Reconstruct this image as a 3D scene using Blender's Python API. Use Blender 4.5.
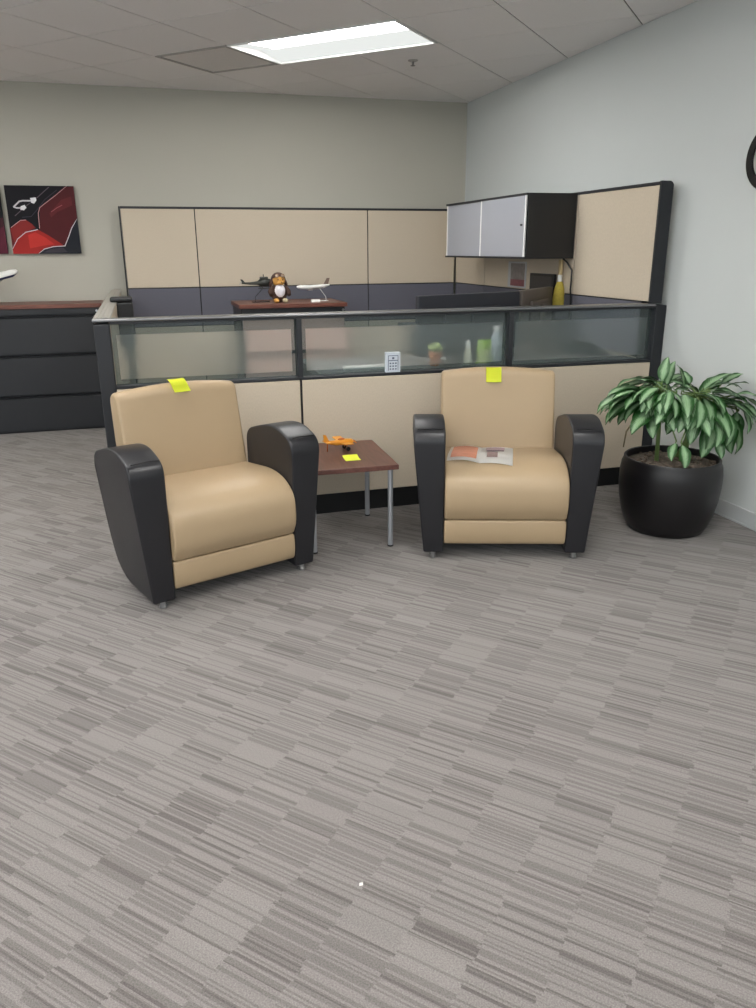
import bpy, bmesh, math, random
from math import sin, cos, pi, radians
from mathutils import Vector, Matrix, Euler

for o in list(bpy.data.objects):
    bpy.data.objects.remove(o, do_unlink=True)
SC = bpy.context.scene
COL = SC.collection
random.seed(7)

# ------------------------------------------------------------------ camera
RX, HC, YB, YF = 2.889, 2.577, 7.004, 3.933     # right wall, ceiling, back wall, front partition
XL, Y0 = -5.0, -4.5                              # far left wall, wall behind the viewer
cam = bpy.data.cameras.new('camera')
cam_o = bpy.data.objects.new('camera', cam)
COL.objects.link(cam_o)
pitch, yaw, roll = 0.3174, 0.2852, -0.0059
fwd = Vector((sin(yaw) * cos(pitch), cos(yaw) * cos(pitch), -sin(pitch)))
rgt = Vector((cos(yaw), -sin(yaw), 0))
upv = rgt.cross(fwd)
r2 = rgt * cos(roll) + upv * sin(roll)
u2 = -rgt * sin(roll) + upv * cos(roll)
R = Matrix((r2, u2, -fwd)).transposed()
cam_o.matrix_world = Matrix.Translation((0, 0, 1.374)) @ R.to_4x4()
cam.sensor_fit = 'VERTICAL'
cam.sensor_height = 24.0
cam.lens = 24.0 * 777.2 / 1008.0
cam.clip_start = 0.05
SC.camera = cam_o

# ------------------------------------------------------------------ world and exposure
SKY = 3.4                                        # daylight outside the windows behind the viewer
w = bpy.data.worlds.new('world')
SC.world = w
w.use_nodes = True
w.node_tree.nodes['Background'].inputs[0].default_value = (0.8, 0.85, 0.9, 1)
w.node_tree.nodes['Background'].inputs[1].default_value = SKY
SC.view_settings.view_transform = 'Standard'
SC.view_settings.look = 'None'
SC.view_settings.gamma = 1.0
SC.view_settings.use_curve_mapping = False
SC.view_settings.exposure = 0.0
LAMP = 30.0                                      # emission of the troffer lenses

# ------------------------------------------------------------------ materials
MATS = {}
def lin(c):
    return tuple(((v / 255) / 12.92 if v / 255 <= 0.04045 else ((v / 255 + 0.055) / 1.055) ** 2.4) for v in c) + (1,)
def mat(name, rgb, rough=0.5, metal=0.0, noise=0.0, nscale=40, bump=0.0, bscale=200, spec=0.5, coat=0.0, rvar=0.0):
    if name in MATS: return MATS[name]
    m = bpy.data.materials.new(name); m.use_nodes = True
    nt = m.node_tree; b = nt.nodes['Principled BSDF']
    b.inputs['Base Color'].default_value = lin(rgb)
    b.inputs['Roughness'].default_value = rough
    b.inputs['Metallic'].default_value = metal
    b.inputs['Specular IOR Level'].default_value = spec
    if coat: b.inputs['Coat Weight'].default_value = coat
    tc = nt.nodes.new('ShaderNodeTexCoord')
    if noise:
        n = nt.nodes.new('ShaderNodeTexNoise'); n.inputs['Scale'].default_value = nscale; n.inputs['Detail'].default_value = 4
        nt.links.new(tc.outputs['Object'], n.inputs['Vector'])
        mx = nt.nodes.new('ShaderNodeMix'); mx.data_type = 'RGBA'
        c = lin(rgb)
        mx.inputs['A'].default_value = tuple(v * (1 - noise) for v in c[:3]) + (1,)
        mx.inputs['B'].default_value = tuple(min(1, v * (1 + noise)) for v in c[:3]) + (1,)
        nt.links.new(n.outputs['Fac'], mx.inputs['Factor'])
        nt.links.new(mx.outputs['Result'], b.inputs['Base Color'])
    if bump:
        n2 = nt.nodes.new('ShaderNodeTexNoise'); n2.inputs['Scale'].default_value = bscale; n2.inputs['Detail'].default_value = 3
        nt.links.new(tc.outputs['Object'], n2.inputs['Vector'])
        bp = nt.nodes.new('ShaderNodeBump'); bp.inputs['Strength'].default_value = bump; bp.inputs['Distance'].default_value = 0.002
        nt.links.new(n2.outputs['Fac'], bp.inputs['Height'])
        nt.links.new(bp.outputs['Normal'], b.inputs['Normal'])
    MATS[name] = m
    return m
def emis(name, rgb, s):
    m = bpy.data.materials.new(name); m.use_nodes = True
    nt = m.node_tree; nt.nodes.clear()
    o = nt.nodes.new('ShaderNodeOutputMaterial'); e = nt.nodes.new('ShaderNodeEmission')
    e.inputs[0].default_value = rgb + (1,); e.inputs[1].default_value = s
    nt.links.new(e.outputs[0], o.inputs[0]); MATS[name] = m
    return m
def M_(nt, op, a, b=None, c=None):
    n = nt.nodes.new('ShaderNodeMath'); n.operation = op
    for i, v in enumerate((a, b, c)):
        if v is None: continue
        if isinstance(v, (int, float)): n.inputs[i].default_value = v
        else: nt.links.new(v, n.inputs[i])
    return n.outputs[0]

def wood_mat(name, dark, light, scale=(1.5, 18, 18), rough=0.4):
    m = bpy.data.materials.new(name); m.use_nodes = True
    nt = m.node_tree; b = nt.nodes['Principled BSDF']
    tc = nt.nodes.new('ShaderNodeTexCoord'); mp = nt.nodes.new('ShaderNodeMapping')
    mp.inputs['Scale'].default_value = scale
    nt.links.new(tc.outputs['Object'], mp.inputs[0])
    n = nt.nodes.new('ShaderNodeTexNoise'); n.inputs['Scale'].default_value = 4; n.inputs['Detail'].default_value = 6; n.inputs['Distortion'].default_value = 0.6
    nt.links.new(mp.outputs[0], n.inputs['Vector'])
    r = nt.nodes.new('ShaderNodeValToRGB')
    r.color_ramp.elements[0].position = 0.3; r.color_ramp.elements[0].color = lin(dark)
    r.color_ramp.elements[1].position = 0.7; r.color_ramp.elements[1].color = lin(light)
    nt.links.new(n.outputs['Fac'], r.inputs[0]); nt.links.new(r.outputs[0], b.inputs['Base Color'])
    b.inputs['Roughness'].default_value = rough
    MATS[name] = m
    return m

def carpet_mat():
    m = bpy.data.materials.new('striped_carpet'); m.use_nodes = True
    nt = m.node_tree; b = nt.nodes['Principled BSDF']
    b.inputs['Roughness'].default_value = 0.95; b.inputs['Specular IOR Level'].default_value = 0.15
    b.inputs['Sheen Weight'].default_value = 0.15
    tc = nt.nodes.new('ShaderNodeTexCoord'); mp = nt.nodes.new('ShaderNodeMapping')
    mp.inputs['Rotation'].default_value = (0, 0, radians(46))
    nt.links.new(tc.outputs['Object'], mp.inputs[0])
    s = nt.nodes.new('ShaderNodeSeparateXYZ'); nt.links.new(mp.outputs[0], s.inputs[0])
    u, v = s.outputs[0], s.outputs[1]
    jw = nt.nodes.new('ShaderNodeTexWhiteNoise'); jw.noise_dimensions = '1D'
    nt.links.new(M_(nt, 'FLOOR', M_(nt, 'DIVIDE', v, 0.0104)), jw.inputs['W'])
    uj = M_(nt, 'ADD', u, M_(nt, 'MULTIPLY', M_(nt, 'SUBTRACT', jw.outputs['Value'], 0.5), 0.012))
    col = M_(nt, 'FLOOR', M_(nt, 'DIVIDE', uj, 0.146))
    def stripes(pitch, seed):
        wn = nt.nodes.new('ShaderNodeTexWhiteNoise'); wn.noise_dimensions = '2D'
        cb = nt.nodes.new('ShaderNodeCombineXYZ')
        off = nt.nodes.new('ShaderNodeTexWhiteNoise'); off.noise_dimensions = '1D'
        nt.links.new(M_(nt, 'ADD', col, seed + 0.37), off.inputs['W'])
        vv = M_(nt, 'FLOOR', M_(nt, 'ADD', M_(nt, 'DIVIDE', v, pitch), M_(nt, 'MULTIPLY', off.outputs['Value'], 7.0)))
        nt.links.new(M_(nt, 'ADD', col, seed), cb.inputs[0]); nt.links.new(vv, cb.inputs[1])
        nt.links.new(cb.outputs[0], wn.inputs['Vector'])
        return wn.outputs['Value']
    fine = stripes(0.0046, 3.0)
    mid = stripes(0.0078, 41.0)
    big = stripes(0.050, 87.0)
    thr = M_(nt, 'ADD', M_(nt, 'MULTIPLY', big, 0.34), 0.12)
    d1 = M_(nt, 'LESS_THAN', fine, M_(nt, 'MULTIPLY', thr, 1.35))
    d2 = M_(nt, 'LESS_THAN', mid, M_(nt, 'MULTIPLY', thr, 0.62))
    tone = stripes(0.028, 133.0)
    dark = M_(nt, 'MINIMUM', M_(nt, 'ADD', M_(nt, 'MULTIPLY', d1, 0.46), M_(nt, 'MULTIPLY', d2, 0.52)), 0.84)
    fib = nt.nodes.new('ShaderNodeTexNoise'); fib.inputs['Scale'].default_value = 290; fib.inputs['Detail'].default_value = 2
    nt.links.new(mp.outputs[0], fib.inputs['Vector'])
    mx = nt.nodes.new('ShaderNodeMix'); mx.data_type = 'RGBA'
    mx.inputs['A'].default_value = lin((134, 129, 126)); mx.inputs['B'].default_value = lin((96, 90, 88))
    nt.links.new(dark, mx.inputs['Factor'])
    br = M_(nt, 'ADD', M_(nt, 'MULTIPLY', tone, 0.10), M_(nt, 'ADD', 0.42, M_(nt, 'MULTIPLY', fib.outputs['Fac'], 1.10)))
    mm = nt.nodes.new('ShaderNodeVectorMath'); mm.operation = 'SCALE'
    nt.links.new(mx.outputs['Result'], mm.inputs[0]); nt.links.new(br, mm.inputs['Scale'])
    nt.links.new(mm.outputs[0], b.inputs['Base Color'])
    bp = nt.nodes.new('ShaderNodeBump'); bp.inputs['Strength'].default_value = 0.5; bp.inputs['Distance'].default_value = 0.003
    nt.links.new(M_(nt, 'ADD', fib.outputs['Fac'], M_(nt, 'MULTIPLY', dark, -0.4)), bp.inputs['Height'])
    nt.links.new(bp.outputs['Normal'], b.inputs['Normal'])
    MATS['carpet'] = m
    return m

def glass_mat(name, tint, frost, blur):
    """thin partition glass: clear tinted edge band or frosted centre"""
    m = bpy.data.materials.new(name); m.use_nodes = True
    nt = m.node_tree; nt.nodes.clear()
    out = nt.nodes.new('ShaderNodeOutputMaterial')
    gl = nt.nodes.new('ShaderNodeBsdfGlossy'); gl.inputs['Roughness'].default_value = 0.12
    gl.inputs['Color'].default_value = (0.9, 0.95, 0.95, 1)
    tr = nt.nodes.new('ShaderNodeBsdfTransparent'); tr.inputs['Color'].default_value = tint
    base = tr.outputs[0]
    if frost:
        rf = nt.nodes.new('ShaderNodeBsdfRefraction'); rf.inputs['IOR'].default_value = 1.12
        rf.inputs['Roughness'].default_value = 0.34; rf.inputs['Color'].default_value = tint
        df = nt.nodes.new('ShaderNodeBsdfDiffuse'); df.inputs['Color'].default_value = lin((176, 192, 190))
        tl = nt.nodes.new('ShaderNodeBsdfTranslucent'); tl.inputs['Color'].default_value = lin((176, 192, 190))
        m0 = nt.nodes.new('ShaderNodeMixShader'); m0.inputs[0].default_value = 0.5
        nt.links.new(df.outputs[0], m0.inputs[1]); nt.links.new(tl.outputs[0], m0.inputs[2])
        m1 = nt.nodes.new('ShaderNodeMixShader'); m1.inputs[0].default_value = 0.66 if blur else 0.0
        nt.links.new(tr.outputs[0], m1.inputs[1]); nt.links.new(rf.outputs[0], m1.inputs[2])
        m2 = nt.nodes.new('ShaderNodeMixShader'); m2.inputs[0].default_value = frost
        nt.links.new(m1.outputs[0], m2.inputs[1]); nt.links.new(m0.outputs[0], m2.inputs[2])
        base = m2.outputs[0]
    fr = nt.nodes.new('ShaderNodeFresnel'); fr.inputs['IOR'].default_value = 1.45
    ms = nt.nodes.new('ShaderNodeMixShader')
    nt.links.new(fr.outputs[0], ms.inputs[0]); nt.links.new(base, ms.inputs[1]); nt.links.new(gl.outputs[0], ms.inputs[2])
    nt.links.new(ms.outputs[0], out.inputs[0])
    MATS[name] = m
    return m

def leaf_mat():
    m = bpy.data.materials.new('variegated_leaf'); m.use_nodes = True
    nt = m.node_tree; b = nt.nodes['Principled BSDF']
    uv = nt.nodes.new('ShaderNodeUVMap'); s = nt.nodes.new('ShaderNodeSeparateXYZ'); nt.links.new(uv.outputs[0], s.inputs[0])
    ac = M_(nt, 'ABSOLUTE', M_(nt, 'SUBTRACT', M_(nt, 'MULTIPLY', s.outputs[0], 2.0), 1.0))
    # slanting veins make the pale centre feather out towards the margin
    wv = nt.nodes.new('ShaderNodeTexWave'); wv.inputs['Scale'].default_value = 2.6; wv.inputs['Distortion'].default_value = 2.5; wv.inputs['Detail'].default_value = 3
    cb = nt.nodes.new('ShaderNodeCombineXYZ')
    nt.links.new(M_(nt, 'SUBTRACT', M_(nt, 'MULTIPLY', s.outputs[1], 1.4), M_(nt, 'MULTIPLY', ac, 0.55)), cb.inputs[0])
    nt.links.new(M_(nt, 'MULTIPLY', ac, 0.3), cb.inputs[1])
    nt.links.new(cb.outputs[0], wv.inputs['Vector'])
    nz = nt.nodes.new('ShaderNodeTexNoise'); nz.inputs['Scale'].default_value = 9; nz.inputs['Detail'].default_value = 4
    nt.links.new(uv.outputs[0], nz.inputs['Vector'])
    f = M_(nt, 'ADD', ac, M_(nt, 'ADD', M_(nt, 'MULTIPLY', wv.outputs['Fac'], 0.28), M_(nt, 'MULTIPLY', nz.outputs['Fac'], 0.42)))
    r = nt.nodes.new('ShaderNodeValToRGB')
    r.color_ramp.elements[0].position = 0.60; r.color_ramp.elements[0].color = lin((146, 178, 138))
    r.color_ramp.elements[1].position = 0.95; r.color_ramp.elements[1].color = lin((34, 80, 30))
    nt.links.new(f, r.inputs[0])
    mid = M_(nt, 'LESS_THAN', ac, 0.05)
    mx = nt.nodes.new('ShaderNodeMix'); mx.data_type = 'RGBA'
    nt.links.new(M_(nt, 'MULTIPLY', mid, 0.6), mx.inputs['Factor']); nt.links.new(r.outputs[0], mx.inputs['A'])
    mx.inputs['B'].default_value = lin((120, 160, 105))
    nt.links.new(mx.outputs['Result'], b.inputs['Base Color'])
    b.inputs['Roughness'].default_value = 0.45
    MATS['leaf'] = m
    return m

def fabric_mat(name, rgb):
    m = mat(name, rgb, rough=0.9, spec=0.15)
    nt = m.node_tree; b = nt.nodes['Principled BSDF']
    tc = nt.nodes.new('ShaderNodeTexCoord')
    n = nt.nodes.new('ShaderNodeTexNoise'); n.inputs['Scale'].default_value = 260; n.inputs['Detail'].default_value = 3
    mp = nt.nodes.new('ShaderNodeMapping'); mp.inputs['Scale'].default_value = (1, 1, 0.35)
    nt.links.new(tc.outputs['Object'], mp.inputs[0]); nt.links.new(mp.outputs[0], n.inputs['Vector'])
    mx = nt.nodes.new('ShaderNodeMix'); mx.data_type = 'RGBA'; c = lin(rgb)
    mx.inputs['A'].default_value = tuple(x * 0.86 for x in c[:3]) + (1,); mx.inputs['B'].default_value = tuple(x * 1.12 for x in c[:3]) + (1,)
    nt.links.new(n.outputs['Fac'], mx.inputs['Factor']); nt.links.new(mx.outputs['Result'], b.inputs['Base Color'])
    bp = nt.nodes.new('ShaderNodeBump'); bp.inputs['Strength'].default_value = 0.25; bp.inputs['Distance'].default_value = 0.001
    nt.links.new(n.outputs['Fac'], bp.inputs['Height']); nt.links.new(bp.outputs['Normal'], b.inputs['Normal'])
    return m

carpet = carpet_mat()
leafm = leaf_mat()
m_wallb = mat('beige_wall_paint', (181, 178, 167), 0.85, noise=0.02, nscale=3, bump=0.08, bscale=120, spec=0.2)
m_wallr = mat('cool_grey_wall_paint', (200, 204, 203), 0.85, noise=0.015, nscale=3, bump=0.08, bscale=120, spec=0.2)
m_wallw = mat('white_wall_paint', (232, 232, 228), 0.85, bump=0.08, bscale=120, spec=0.2)
m_base = mat('pale_vinyl_base', (186, 189, 190), 0.5)
m_tile = mat('mineral_ceiling_tile', (240, 237, 236), 0.95, noise=0.04, nscale=90, bump=0.25, bscale=160, spec=0.1)
m_grid = mat('ceiling_grid_grey', (120, 117, 114), 0.7)
m_vent = mat('grey_vent_metal', (172, 169, 165), 0.7)
m_tan = mat('tan_leather', (168, 146, 116), 0.42, noise=0.05, nscale=6, bump=0.12, bscale=350, spec=0.45)
m_blk = mat('black_leather', (29, 29, 33), 0.36, noise=0.05, nscale=20, bump=0.15, bscale=320, spec=0.5)
m_under = mat('black_dust_cover', (16, 16, 18), 0.9)
m_chrome = mat('brushed_steel', (190, 192, 195), 0.3, metal=1.0)
m_alu = mat('satin_aluminium', (140, 140, 142), 0.32, metal=0.9)
m_cap = mat('warm_silver_cap', (178, 174, 166), 0.45, metal=0.4)
m_char = mat('charcoal_trim', (29, 31, 36), 0.5)
m_file = mat('charcoal_file_enamel', (27, 29, 34), 0.45, noise=0.03, nscale=5)
m_black = mat('black_plastic', (20, 20, 22), 0.45)
m_blackg = mat('black_gloss_plastic', (14, 14, 16), 0.22)
m_kick = mat('black_kick_plate', (13, 13, 15), 0.6)
m_fab = fabric_mat('tan_panel_fabric', (200, 187, 168))
m_fabd = fabric_mat('slate_panel_fabric', (102, 102, 112))
m_white = mat('white_plastic', (232, 232, 228), 0.4)
m_paper = mat('white_paper', (226, 224, 220), 0.7)
m_wood = wood_mat('cherry_laminate', (84, 46, 36), (120, 72, 58))
m_walnut = wood_mat('red_brown_table_laminate', (84, 50, 43), (108, 70, 60), scale=(14, 1.5, 14), rough=0.33)
m_desk = mat('grey_desk_laminate', (112, 110, 108), 0.5, noise=0.04)
m_note = mat('yellow_green_note_paper', (236, 244, 70), 0.7)
m_clear = glass_mat('clear_edge_glass', (0.36, 0.43, 0.45, 1), 0.16, False)
m_frost = glass_mat('frosted_glass', (0.95, 0.98, 0.975, 1), 0.24, True)
m_door = mat('frosted_white_door', (158, 161, 170), 0.3, noise=0.03, nscale=3)
m_lens = emis('troffer_lens', (1.0, 0.985, 0.955), LAMP)
m_lens2 = emis('troffer_side_lens', (0.97, 1.0, 0.97), 0.86)
m_lampwhite = mat('troffer_white_enamel', (240, 240, 238), 0.35)

# ------------------------------------------------------------------ mesh helpers
def add_box(bm, x0, x1, y0, y1, z0, z1, bev=0.0, seg=2, mi=0):
    vs = [bm.verts.new(p) for p in ((x0,y0,z0),(x1,y0,z0),(x1,y1,z0),(x0,y1,z0),(x0,y0,z1),(x1,y0,z1),(x1,y1,z1),(x0,y1,z1))]
    fs = [bm.faces.new([vs[i] for i in q]) for q in ((3,2,1,0),(4,5,6,7),(0,1,5,4),(1,2,6,5),(2,3,7,6),(3,0,4,7))]
    for f in fs: f.material_index = mi
    if bev:
        es = list({e for f in fs for e in f.edges})
        bmesh.ops.bevel(bm, geom=es, offset=bev, segments=seg, profile=0.5, affect='EDGES', clamp_overlap=True)
    return bm
def box(x0, x1, y0, y1, z0, z1, bev=0.0, seg=2):
    return add_box(bmesh.new(), x0, x1, y0, y1, z0, z1, bev, seg)
def add_tube(bm, pts, rad, n=8, caps=True, mi=0):
    pts = [Vector(p) for p in pts]
    rads = rad if isinstance(rad, (list, tuple)) else [rad] * len(pts)
    rings = []
    prev = None
    for i, p in enumerate(pts):
        a = pts[max(0, i - 1)]; b = pts[min(len(pts) - 1, i + 1)]
        t = (b - a).normalized()
        if prev is None:
            h = Vector((0, 0, 1)) if abs(t.z) < 0.9 else Vector((1, 0, 0))
            x = t.cross(h).normalized()
        else:
            x = (prev - t * prev.dot(t)).normalized()
        prev = x
        y = t.cross(x)
        rings.append([bm.verts.new(p + (x * cos(2*pi*k/n) + y * sin(2*pi*k/n)) * rads[i]) for k in range(n)])
    for i in range(len(rings) - 1):
        for k in range(n):
            f = bm.faces.new((rings[i][k], rings[i][(k+1)%n], rings[i+1][(k+1)%n], rings[i+1][k])); f.material_index = mi; f.smooth = True
    if caps:
        f = bm.faces.new(list(reversed(rings[0]))); f.material_index = mi
        f = bm.faces.new(rings[-1]); f.material_index = mi
    return bm
def tube(pts, rad, n=8): return add_tube(bmesh.new(), pts, rad, n)
def add_lathe(bm, prof, n=32, c=(0,0,0), mi=0, cap=True):
    rings = []
    for r, z in prof:
        rings.append([bm.verts.new((c[0] + r*cos(2*pi*k/n), c[1] + r*sin(2*pi*k/n), c[2] + z)) for k in range(n)])
    for i in range(len(rings) - 1):
        for k in range(n):
            f = bm.faces.new((rings[i][k], rings[i][(k+1)%n], rings[i+1][(k+1)%n], rings[i+1][k])); f.smooth = True; f.material_index = mi
    if cap:
        for rg, rev in ((rings[0], True), (rings[-1], False)):
            f = bm.faces.new(list(reversed(rg)) if rev else rg); f.material_index = mi
    return bm
def lathe(prof, n=32, c=(0,0,0), cap=True): return add_lathe(bmesh.new(), prof, n, c, 0, cap)
def add_ell(bm, c, r, n=14, m=10, mi=0, rot=None):
    mat4 = Matrix.Translation(c) @ (rot.to_matrix().to_4x4() if rot else Matrix()) @ Matrix.Diagonal((r[0], r[1], r[2], 1))
    k = bmesh.ops.create_uvsphere(bm, u_segments=n, v_segments=m, radius=1, matrix=mat4)
    for v in k['verts']:
        for f in v.link_faces: f.smooth = True; f.material_index = mi
    return bm
def ell(c, r, n=14, m=10, rot=None): return add_ell(bmesh.new(), c, r, n, m, 0, rot)
def prism(outline, d0, d1, axis='y', mi=0, bm=None):
    """extrude a 2-D outline; axis names the extrusion direction"""
    bm = bm or bmesh.new()
    def P(a, b, d):
        return {'y': (a, d, b), 'x': (d, a, b), 'z': (a, b, d)}[axis]
    A = [bm.verts.new(P(a, b, d0)) for a, b in outline]; B = [bm.verts.new(P(a, b, d1)) for a, b in outline]
    n = len(A)
    fs = [bm.faces.new(A), bm.faces.new(list(reversed(B)))]
    for i in range(n): fs.append(bm.faces.new((A[i], B[i], B[(i+1)%n], A[(i+1)%n])))
    for f in fs: f.material_index = mi
    return bm
def obj(name, bm, material, parent=None, smooth=None, loc=None, rot=None):
    if isinstance(bm, bpy.types.Mesh): me = bm
    else:
        bmesh.ops.recalc_face_normals(bm, faces=bm.faces[:])
        me = bpy.data.meshes.new(name); bm.to_mesh(me); bm.free()
        for mm in (material if isinstance(material, (list, tuple)) else [material]): me.materials.append(mm)
        if smooth is not None:
            me.shade_smooth()
            me.set_sharp_from_angle(angle=radians(smooth))
    o = bpy.data.objects.new(name, me); COL.objects.link(o)
    if parent is not None: o.parent = parent
    if loc is not None: o.location = loc
    if rot is not None: o.rotation_euler = rot
    return o
def tag(o, label, cat, group=None):
    o['label'] = label; o['category'] = cat
    if group: o['group'] = group
    return o
def thing(name, label, cat, loc=(0,0,0), rz=0.0, group=None):
    o = bpy.data.objects.new(name, None); COL.objects.link(o)
    o.empty_display_size = 0.1; o.location = loc; o.rotation_euler = (0, 0, rz)
    return tag(o, label, cat, group)
def struct(o, label=None):
    o['kind'] = 'structure'
    if label: o['label'] = label
    return o

# ------------------------------------------------------------------ room shell
T = 0.12
struct(obj('floor', box(XL - T, RX + T, Y0 - T, YB + T, -0.1, 0), carpet), 'grey carpet woven in short staggered diagonal stripes')
struct(obj('wall_back', box(XL - T, RX + T, YB, YB + T, 0, HC + 0.15), m_wallb), 'beige painted wall behind the cubicle')
struct(obj('wall_right', box(RX, RX + T, Y0 - T, YB, 0, HC + 0.15), m_wallr), 'cool grey painted wall beside the potted plant')
WZ0, WZ1 = 0.75, 2.25
def wall_with_windows(name, label, horiz, lo, hi, opens, d0, d1, m):
    bm = bmesh.new()
    def B(a, b, z0, z1):
        if horiz: add_box(bm, a, b, d0, d1, z0, z1)
        else: add_box(bm, d0, d1, a, b, z0, z1)
    B(lo, hi, 0, WZ0); B(lo, hi, WZ1, HC + 0.15)
    xs = [lo] + [v for o_ in opens for v in o_] + [hi]
    for k in range(0, len(xs), 2): B(xs[k], xs[k+1], WZ0, WZ1)
    struct(obj(name, bm, m), label)
OPF = [(-4.6, -2.3), (-2.0, 0.3), (0.6, 2.6)]
OPL = [(-4.0, -1.7), (-1.4, 0.9), (1.2, 3.5)]
wall_with_windows('wall_front', 'white painted wall behind the viewer', True, XL, RX, OPF, Y0 - T, Y0, m_wallw)
wall_with_windows('wall_left', 'white painted wall far to the left', False, Y0 - T, YB, OPL, XL - T, XL, m_wallw)
m_pane = bpy.data.materials.new('clear_window_glass'); m_pane.use_nodes = True
nt = m_pane.node_tree; nt.nodes.clear()
_o = nt.nodes.new('ShaderNodeOutputMaterial'); _t = nt.nodes.new('ShaderNodeBsdfTransparent'); _t.inputs[0].default_value = (0.93, 0.96, 0.96, 1)
nt.links.new(_t.outputs[0], _o.inputs[0])
wn = 0
for horiz, ops, d in ((True, OPF, Y0 - T / 2), (False, OPL, XL - T / 2)):
    for a, b in ops:
        wn += 1
        bm = bmesh.new()
        def B(p, q, z0, z1, t=0.03):
            if horiz: add_box(bm, p, q, d - t, d + t, z0, z1)
            else: add_box(bm, d - t, d + t, p, q, z0, z1)
        B(a, a + .05, WZ0, WZ1); B(b - .05, b, WZ0, WZ1); B(a + .05, b - .05, WZ0, WZ0 + .05); B(a + .05, b - .05, WZ1 - .05, WZ1); B((a + b) / 2 - .025, (a + b) / 2 + .025, WZ0 + .05, WZ1 - .05)
        wo = struct(obj('window_%d' % wn, bm, m_alu), 'aluminium framed window outside the picture')
        bm = bmesh.new(); B(a + .05, b - .05, WZ0 + .05, WZ1 - .05, 0.003)
        obj('pane', bm, m_pane, wo)
        lt = bpy.data.lights.new('daylight_portal', 'AREA'); lt.shape = 'RECTANGLE'; lt.size = b - a; lt.size_y = WZ1 - WZ0
        lt.cycles.is_portal = True
        lo_ = bpy.data.objects.new('daylight_portal', lt); COL.objects.link(lo_)
        mid = ((a + b) / 2, d - 0.05, (WZ0 + WZ1) / 2) if horiz else (d - 0.05, (a + b) / 2, (WZ0 + WZ1) / 2)
        lo_.location = mid; lo_.rotation_euler = (pi / 2, 0, pi) if horiz else (pi / 2, 0, -pi / 2)
        lo_.rotation_euler = (Vector((0, 1, 0)) if horiz else Vector((1, 0, 0))).to_track_quat('-Z', 'Y').to_euler()
bm = bmesh.new(); add_box(bm, RX - 0.010, RX, Y0, YB, 0, 0.088, 0.003); add_box(bm, RX - 0.014, RX, Y0, YB, 0.0, 0.012, 0.003)
struct(obj('baseboard_right', bm, m_base), 'pale vinyl baseboard along the grey wall')
struct(obj('baseboard_back', box(XL, RX - 0.014, YB - 0.010, YB, 0, 0.088, 0.003), m_base), 'pale vinyl baseboard along the beige wall')
struct(obj('baseboard_left', box(XL, XL + 0.010, Y0, YB - 0.010, 0, 0.088, 0.003), m_base), 'pale vinyl baseboard along the far left wall')
struct(obj('baseboard_front', box(XL + 0.010, RX - 0.014, Y0, Y0 + 0.010, 0, 0.088, 0.003), m_base), 'pale vinyl baseboard behind the viewer')

# ceiling: a lay-in grid set diagonally to the walls
GO = Vector((0.6492, 5.5062)); GA = -0.7727; MOD = 0.589
GE = Vector((cos(GA), sin(GA))); GG = Vector((-GE.y, GE.x))
def g2w(e, g): return GO + GE * e + GG * g
ceil = struct(obj('ceiling', box(XL, RX, Y0, YB, HC + 0.085, HC + 0.15), m_tile), 'suspended ceiling of square tiles laid diagonally')
def clip(poly, ax, lim, keep_less):
    out = []
    for i in range(len(poly)):
        a, b = poly[i], poly[(i+1) % len(poly)]
        ia = (a[ax] <= lim) == keep_less; ib = (b[ax] <= lim) == keep_less
        if ia: out.append(a)
        if ia != ib:
            t = (lim - a[ax]) / (b[ax] - a[ax]); out.append(a + (b - a) * t)
    return out
LIGHTS = [(-4,-8),(-4,-4),(0,-12),(0,-8),(0,-4),(0,0),(4,-16),(4,-12),(4,-8),(4,-4),(8,-12),(8,-8)]
taken = {(i + k, j) for i, j in LIGHTS for k in (0, 1)} | {(-1, 0)}
H2 = MOD / 2 - 0.0045
full_tile = None
for i in range(-22, 24):
    for j in range(-26, 12):
        if (i, j) in taken: continue
        c = g2w((i + .5) * MOD, (j + .5) * MOD)
        if not (XL - .5 < c.x < RX + .5 and Y0 - .5 < c.y < YB + .5): continue
        poly = [c + GE * a * H2 + GG * b * H2 for a, b in ((-1,-1),(1,-1),(1,1),(-1,1))]
        inside = all(XL < q.x < RX and Y0 < q.y < YB for q in poly)
        if inside:
            if full_tile is None:
                o = obj('ceiling_tile', prism([(-H2,-H2),(H2,-H2),(H2,H2),(-H2,H2)], 0, 0.014, 'z'), m_tile, ceil, loc=(c.x, c.y, HC), rot=(0, 0, GA)); full_tile = o.data
            else:
                obj('ceiling_tile', full_tile, None, ceil, loc=(c.x, c.y, HC), rot=(0, 0, GA))
        else:
            for ax, lim, kl in ((0, XL + .004, False), (0, RX - .004, True), (1, Y0 + .004, False), (1, YB - .004, True)):
                if poly: poly = clip(poly, ax, lim, kl)
            if len(poly) < 3: continue
            ar = abs(sum(poly[k].x * poly[(k+1)%len(poly)].y - poly[(k+1)%len(poly)].x * poly[k].y for k in range(len(poly)))) / 2
            if ar < 0.004: continue
            obj('ceiling_tile', prism([(q.x - c.x, q.y - c.y) for q in poly], 0, 0.014, 'z'), m_tile, ceil, loc=(c.x, c.y, HC))
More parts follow.
